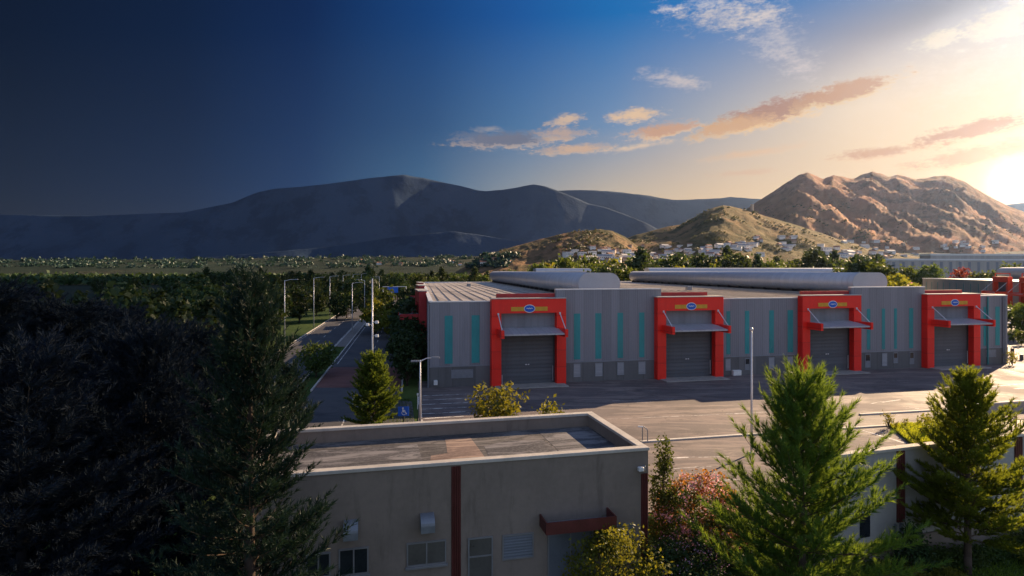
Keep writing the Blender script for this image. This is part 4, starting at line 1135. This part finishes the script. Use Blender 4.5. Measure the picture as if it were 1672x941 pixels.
village(34, 1080, 1230, 402, 416, 'pale house in the row along the foot of the green hill', 'houses along the green hill foot', [0, 1, 3], .45, .75)
village(30, 1190, 1300, 388, 410, 'white house on the lower slope of the green hill', 'houses on the green hill slope', [0, 1, 2, 3], .45, .8)
village(26, 1330, 1500, 395, 420, 'sunlit house below the tall brown mountain', 'houses below the mountain', [0, 1, 2, 3], .5, .9)
village(12, 1540, 1660, 392, 412, 'house in the glare low on the mountain foot', 'houses in the sun glare', [0, 1], .6, .95)
# valley houses on the flat land
def flat_village(n, x0, x1, d0, d1, label, group):
    for _ in range(n):
        px = rng.uniform(x0, x1); y = rng.uniform(d0, d1)
        put_house(int(rng.integers(4)), ((px-836)/1000*y, y, -.1), rng.uniform(-.5, .5), rng.uniform(.8, 1.3), label, group)
village(30, 1030, 1480, 413, 424, 'valley house among the trees beyond the roofs', 'valley houses beyond the roofs', [0, 1, 2, 3], .55, .9)
village(16, 560, 830, 424, 434, 'dim valley house on the plain below the blue range', 'valley houses on the left plain', [0, 2], .45, .8)
# tower on the green hill
yy = hills['green'].ridge(.392); tz = hills['green'].h(.392*yy, yy)
o = empty('stone_tower', (.392*yy, yy, tz), 0, 'small dark tower standing on the crest of the green hill', 'tower')
MB().tube((0, 0, -3), (0, 0, 11), 2.6, 2.3, 10).build('shaft', M['hwall2'], o)
MB().tube((0, 0, 11.003), (0, 0, 12.6), 2.8, 2.8, 10).build('parapet', M['hwall2'], o)
# scrub and trees on the hills: one mass
def scrub(n, regions, label, mat):
    P, S = [], []
    for (cnt, x0, x1, y0, y1, s0, s1) in regions:
        for _ in range(int(cnt*n)):
            px, py = rng.uniform(x0, x1), rng.uniform(y0, y1)
            p = ray_terrain(px, py)
            if p is None or p[2] < 1.0: continue
            if mnoise.noise(Vector((p[0]*.016, p[1]*.016, 5))) + .5*mnoise.noise(Vector((p[0]*.05, p[1]*.05, 9))) < .08: continue
            P.append(p); S.append((s0 + (s1-s0)*rng.random()**2.2)*(.6 + p[1]/2500))
    P = np.repeat(np.array(P), 14, 0); S = np.repeat(np.array(S), 14)
    Q = P + rng.normal(size=P.shape)*np.stack([S*.55, S*.55, S*.35], 1) + np.stack([0*S, 0*S, S*.55], 1)
    v, f = leaf_quads(Q, S*.75, 1.2)
    tag(mesh_obj('woods', v, f, mat), label, None, None, 'stuff')
scrub(1.7, [(1500, 1020, 1420, 335, 412, 1.0, 2.7), (700, 780, 1060, 375, 425, 1.2, 3.0), (420, 1020, 1240, 334, 372, 1.4, 3.2)], 'scrub and small trees scattered over the two nearer hills', M['scrub'])
scrub(1, [(450, 1240, 1672, 365, 420, 1.2, 3)], 'scrub scattered over the lower slopes of the tall mountain', M['scrub'])
scrub(1, [(6000, -300, 900, 418, 438, 1.5, 6)], 'woods and hedges on the plain below the blue range', M['pine_d'])
# trees dotted across the valley floor: one mass
V = []
N = 14000
yy = 480*(2600/480)**rng.uniform(0, 1, N); uu = np.where(rng.random(N) < .72, rng.uniform(-.95, .02, N), rng.uniform(.02, 1.0, N))
P = np.stack([uu*yy, yy, np.zeros(N)], 1)
keep = np.array([mnoise.noise(Vector((q[0]*.008, q[1]*.008, 1))) > -.18 and terrain_h(q[0], q[1]) < 1 for q in P]); P = P[keep]
Q = np.repeat(P, 9, 0); s = np.repeat(rng.uniform(2.0, 4.2, len(P)), 9)
Q = Q + rng.normal(size=Q.shape)*np.stack([s*.6, s*.6, s*.45], 1) + np.stack([0*s, 0*s, s*1.1], 1)
v, f = leaf_quads(Q, s*.9, 1.2)
tag(mesh_obj('woods', v, f, M['leaf_d']), 'woods and hedges spread over the valley floor', None, None, 'stuff')

# ---------------------------------------------------------------- sky, sun, air
w = bpy.data.worlds.new('World'); scene.world = w; w.use_nodes = True
nt = NT(w.node_tree); nt.n.clear()
out = nt.new('ShaderNodeOutputWorld'); bg = nt.new('ShaderNodeBackground')
tc = nt.new('ShaderNodeTexCoord')
vx, vy, vz = nt.sep(tc.outputs['Generated'])
az = nt.m('MULTIPLY', nt.m('ARCTAN2', vx, vy), 180/math.pi)
el = nt.m('MULTIPLY', nt.m('ARCSINE', vz), 180/math.pi)
KE = 2**EXPO
def lin(c): return tuple((((x/255+.055)/1.055)**2.4 if x > 10 else x/255/12.92)/KE for x in c)
def ramp(stops):
    r = nt.new('ShaderNodeValToRGB'); nt.put(r.inputs[0], nt.m('MULTIPLY_ADD', az, 1/360, .5))
    e = r.color_ramp.elements
    e[0].position = stops[0][0]/360+.5; e[0].color = (*lin(stops[0][1]), 1)
    e[1].position = stops[-1][0]/360+.5; e[1].color = (*lin(stops[-1][1]), 1)
    for a, c in stops[1:-1]:
        x = e.new(a/360+.5); x.color = (*lin(c), 1)
    return r.outputs[0]
AZ = [-39.9, -28.2, -18.6, -7.7, .8, 9.3, 20, 29.4, 37.4]
REAR = 1.0
def row(cols, right, rear, left):
    return ramp([(-180, rear), (-130, rear), (-85, left)] + list(zip(AZ, cols)) + [(60, right), (100, rear), (180, rear)])
low = row([(0,17,46),(0,28,64),(10,48,92),(58,98,132),(140,144,148),(190,170,144),(214,180,138),(212,174,124),(205,168,112)], (195,155,100), (192,198,214), (4,26,62))
mid = row([(0,13,38),(0,23,56),(4,40,84),(34,74,118),(68,110,152),(105,135,170),(172,166,164),(210,186,156),(206,178,138)], (185,165,140), (172,186,216), (3,24,60))
top = row([(0,10,34),(0,20,52),(0,30,74),(6,60,118),(16,82,150),(14,104,172),(40,118,184),(72,126,182),(112,144,180)], (110,140,180), (156,178,220), (3,24,60))
zen = ramp([(-180,(165,180,214)), (-120,(105,132,180)), (-60,(20,45,90)), (0,(45,80,140)), (60,(105,130,180)), (120,(125,145,190)), (180,(165,180,214))])
def lerp01(v, a, b):
    x = nt.new('ShaderNodeMapRange'); nt.put(x.inputs[0], v); x.inputs[1].default_value = a; x.inputs[2].default_value = b; x.clamp = True
    return x.outputs[0]
sky = nt.mix(lerp01(el, 6.5, 13.0), low, mid)
sky = nt.mix(lerp01(el, 13.0, 22.5), sky, top)
sky = nt.mix(lerp01(el, 26, 60), sky, zen)
ns = nt.new('ShaderNodeTexSky', sky_type='NISHITA', sun_disc=False, sun_elevation=R(SUN_EL), sun_rotation=R(SUN_AZ))
sky = nt.mix(1.0, sky, nt.mix(1.0, ns.outputs[0], (.0012, .0012, .0012), 'MULTIPLY'), 'ADD')
# clouds: soft ellipses of direction, broken up by noise
def dirang(px, py):
    u, v = (px-836)/1000, (441-py)/1000
    return math.degrees(math.atan2(u, 1)), math.degrees(math.atan2(v, math.hypot(u, 1)))
cvec = nt.comb(nt.m('MULTIPLY', az, .10), nt.m('MULTIPLY', el, .24), 0)
cn = nt.noise(cvec, 3.2, 7, .6, .3)
cn2 = nt.noise(nt.comb(nt.m('MULTIPLY', az, .16), nt.m('MULTIPLY', el, .36), 7.3), 6.5, 8, .62, .2)
cn3 = nt.noise(nt.comb(nt.m('MULTIPLY', az, .35), nt.m('MULTIPLY', el, .75), 2.1), 8.0, 6, .65, .3)
jag = nt.m('ADD', nt.m('ADD', nt.m('MULTIPLY', nt.m('SUBTRACT', cn, .5), 2.2), nt.m('MULTIPLY', nt.m('SUBTRACT', cn2, .5), 2.6)), nt.m('MULTIPLY', nt.m('SUBTRACT', cn3, .5), 1.3))
def cloud(sky, px, py, rx, ry, rot, dens, core, bright, dark, soft=.55, jagk=1.0):
    kb = 1.0 if px < 1150 else (.94 if px < 1340 else .88)
    bright, dark, soft = mul(bright, kb), mul(dark, kb), soft*1.7
    a0, e0 = dirang(px, py); a1, e1 = dirang(px+rx, py); _, e2 = dirang(px, py-ry)
    ra, re = abs(a1-a0), abs(e2-e0)
    dx = nt.m('SUBTRACT', az, a0); dy = nt.m('SUBTRACT', el, e0)
    c, s = math.cos(R(rot)), math.sin(R(rot))
    X = nt.m('DIVIDE', nt.m('ADD', nt.m('MULTIPLY', dx, c), nt.m('MULTIPLY', dy, s)), ra)
    Y = nt.m('DIVIDE', nt.m('SUBTRACT', nt.m('MULTIPLY', dy, c), nt.m('MULTIPLY', dx, s)), re)
    d = nt.m('SQRT', nt.m('ADD', nt.m('MULTIPLY', X, X), nt.m('MULTIPLY', Y, Y)))
    m_ = nt.m('ADD', nt.m('SUBTRACT', 1.22, d), nt.m('MULTIPLY', jag, .8*jagk))
    mask = nt.m('MULTIPLY', nt.smooth(m_, 0.0, soft), dens)
    shade = nt.smooth(nt.m('ADD', m_, nt.m('MULTIPLY', Y, .30)), .10, .70, 0, core)
    return nt.mix(mask, sky, nt.mix(shade, lin(bright), lin(dark)))
CB, CD = (255,226,182), (182,148,138)
CL = [ # px, py, rx, ry, rot, density, core shade, bright, dark, softness, raggedness
 (1190, 25, 105, 32, -6, .75, .1, (250,232,215), (222,210,212), .9, 1.1),
 (1262, 60, 80, 42, -40, .6, .0, (238,226,222), (222,210,212), 1.1, 1.2),
 (1305, 105, 60, 24, -35, .5, .0, (232,218,215), (220,205,205), 1.1, 1.2),
 (1150, 6, 40, 16, 0, .55, .1, (235,228,228), (222,210,212), .9, 1.0),
 (1090, 15, 26, 8, 0, .7, .0, (235,222,215), (222,210,212), .8, 1.0),
 (1100, 130, 58, 16, -14, .6, .0, (230,210,196), (222,210,212), .9, 1.1),
 (1640, 35, 80, 34, 14, .9, .25, (255,240,214), (245,205,165), .6, 1.0),
 (1525, 68, 55, 15, 4, .85, .15, (255,240,214), (245,215,180), .6, 1.0),
 (1570, 84, 30, 8, 0, .6, .0, (255,240,220), (245,215,180), .8, 1.0),
 (1460, 150, 190, 55, 22, .38, .0, (252,228,205), (245,215,180), 1.2, 1.0),
 (1600, 120, 150, 60, 12, .4, .0, (255,238,215), (245,215,180), 1.2, 1.0),
 (825, 230, 80, 15, 2, .97, 1, (222,190,160), (112,116,134), .5, .9),
 (798, 211, 26, 6, 0, .7, .4, (180,170,165), (140,140,150), .7, .8),
 (925, 196, 32, 11, 6, .85, .5, (246,206,158), (176,156,150), .6, 1.0),
 (920, 218, 46, 13, 0, .8, .7, (240,200,155), (168,146,142), .6, 1.0),
 (1035, 190, 44, 13, 4, .9, .4, (252,212,160), (190,160,146), .6, 1.0),
 (945, 244, 66, 9, 3, .85, .6, (248,205,155), (176,146,136), .6, .9),
 (1040, 240, 70, 6, 6, .6, .1, (248,210,165), (200,170,150), .8, .9),
 (1085, 213, 66, 13, 6, .97, .8, (255,206,146), (182,140,124), .5, .85),
 (1262, 184, 104, 22, 10, .97, 1, (255,205,140), (176,130,112), .45, .8),
 (1190, 208, 74, 15, 10, .95, .6, (255,208,146), (190,142,120), .5, .8),
 (1378, 152, 92, 18, 11, .97, .9, (255,212,148), (204,150,120), .45, .8),
 (1590, 213, 135, 17, 9, .95, 1, (250,190,125), (186,112,70), .5, .8),
 (1440, 249, 95, 10, 3, .85, .8, (245,185,125), (196,126,84), .6, .8),
 (1590, 254, 140, 17, 6, .85, .8, (250,190,120), (200,124,76), .6, .8),
 (1230, 250, 100, 8, 4, .7, .4, (248,205,160), (215,165,125), .8, .8),
 (1210, 283, 60, 6, 2, .5, .4, (235,185,145), (205,155,120), .8, .8),
]
for c in CL: sky = cloud(sky, *c)
# glow round the low sun
ga, ge = dirang(1662, 298)
gd = (math.sin(R(ga))*math.cos(R(ge)), math.cos(R(ga))*math.cos(R(ge)), math.sin(R(ge)))
dp = nt.new('ShaderNodeVectorMath', operation='DOT_PRODUCT'); nt.l.new(tc.outputs['Generated'], dp.inputs[0]); dp.inputs[1].default_value = gd
ang = nt.m('MULTIPLY', nt.m('ARCCOSINE', nt.m('MINIMUM', dp.outputs['Value'], 1.0)), 180/math.pi)
for sig, colr, k in ((1.2, (1, .93, .76), 1.8), (4.0, (1, .74, .38), .45), (13, (1, .58, .25), .17)):
    gl = nt.m('EXPONENT', nt.m('MULTIPLY', nt.m('MULTIPLY', ang, ang), -1/(sig*sig)))
    sky = nt.mix(1.0, sky, nt.mix(1.0, nt.comb(gl, gl, gl), mul(colr, k/KE), 'MULTIPLY'), 'ADD')
nt.l.new(sky, bg.inputs[0]); bg.inputs[1].default_value = 1.0
nt.l.new(bg.outputs[0], out.inputs[0])
w.cycles.sampling_method = 'MANUAL'; w.cycles.sample_map_resolution = 512

ld = bpy.data.lights.new('sun', 'SUN'); ld.energy = 4.7; ld.angle = R(.53); ld.color = (1.0, .72, .45)
sun = bpy.data.objects.new('sun', ld); COL.objects.link(sun)
sd = Vector((math.sin(R(SUN_AZ))*math.cos(R(SUN_EL)), math.cos(R(SUN_AZ))*math.cos(R(SUN_EL)), math.sin(R(SUN_EL))))
sun.rotation_euler = sd.to_track_quat('Z', 'Y').to_euler()

def haze():
    m, nt, out = newmat('evening_haze')
    v = nt.new('ShaderNodeVolumePrincipled')
    v.inputs['Color'].default_value = (.37, .54, .92, 1); v.inputs['Density'].default_value = 1.8e-5; v.inputs['Anisotropy'].default_value = .80
    nt.l.new(v.outputs[0], out.inputs['Volume'])
    o = MB().box(-9600, 9600, -320, 9600, -4, 660).build('haze', m)
    return tag(o, 'thin evening haze filling the valley', None, None, 'stuff')
haze()

# unseen cloud-shaped blocker, added out of frame to darken the left side
def added_shade_cloud():
    H = 2600.0; off = H/math.tan(R(SUN_EL)); cx, cy = off*math.sin(R(SUN_AZ)), off*math.cos(R(SUN_AZ))
    nu, nv = 60, 50; V = []; 
    for side in (0, 1):
        for i in range(nu):
            for j in range(nv):
                s = i/(nu-1); t = j/(nv-1)
                y = -2200 + 2750*t                               # along the site's depth
                edge = -24 - .16*(y-60) + 22*mnoise.noise(Vector((y*.01, 3, 0)))
                x = edge - 2600*s**1.6
                e = min(1.0, 6*min(s + .004, (1-s)*2 + .004, t*1.5 + .004, (1-t)*1.5 + .004))
                th = 160*e**.5*(1 + .5*mnoise.noise(Vector((x*.003, y*.003, 1))))
                V.append((x+cx, y+cy, H + (th if side else 0.0)))
    F = []; n = nu*nv
    for i in range(nu-1):
        for j in range(nv-1):
            a = i*nv+j; F.append((a, a+nv, a+nv+1, a+1)); F.append((n+a+1, n+a+nv+1, n+a+nv, n+a))
    m = simple('shade_cloud_surface', (.8, .8, .82), 1.0, 0, .05, .001)
    return tag(mesh_obj('cloud', V, F, m, None, True), 'unseen cloud-shaped blocker added to shade the left side', None, None, 'structure')
added_shade_cloud()

# ---------------------------------------------------------------- camera and render settings
cd = bpy.data.cameras.new('camera'); cam = bpy.data.objects.new('camera', cd); COL.objects.link(cam)
cam.location = (0, 0, EYE); cam.rotation_euler = (R(90), 0, 0)
cd.sensor_width = 36; cd.lens = 1000/1672*36; cd.shift_y = -(470.5-441)/1672
cd.clip_start = .1; cd.clip_end = 60000
scene.camera = cam
scene.view_settings.view_transform = 'Standard'; scene.view_settings.look = 'None'
scene.view_settings.exposure = EXPO; scene.view_settings.gamma = 1.0; scene.view_settings.use_curve_mapping = False
scene.render.engine = 'CYCLES'
cy = scene.cycles
cy.use_denoising = True; cy.max_bounces = 6; cy.diffuse_bounces = 3; cy.glossy_bounces = 2; cy.transmission_bounces = 3; cy.volume_bounces = 0; cy.transparent_max_bounces = 6
cy.sample_clamp_indirect = 4.0
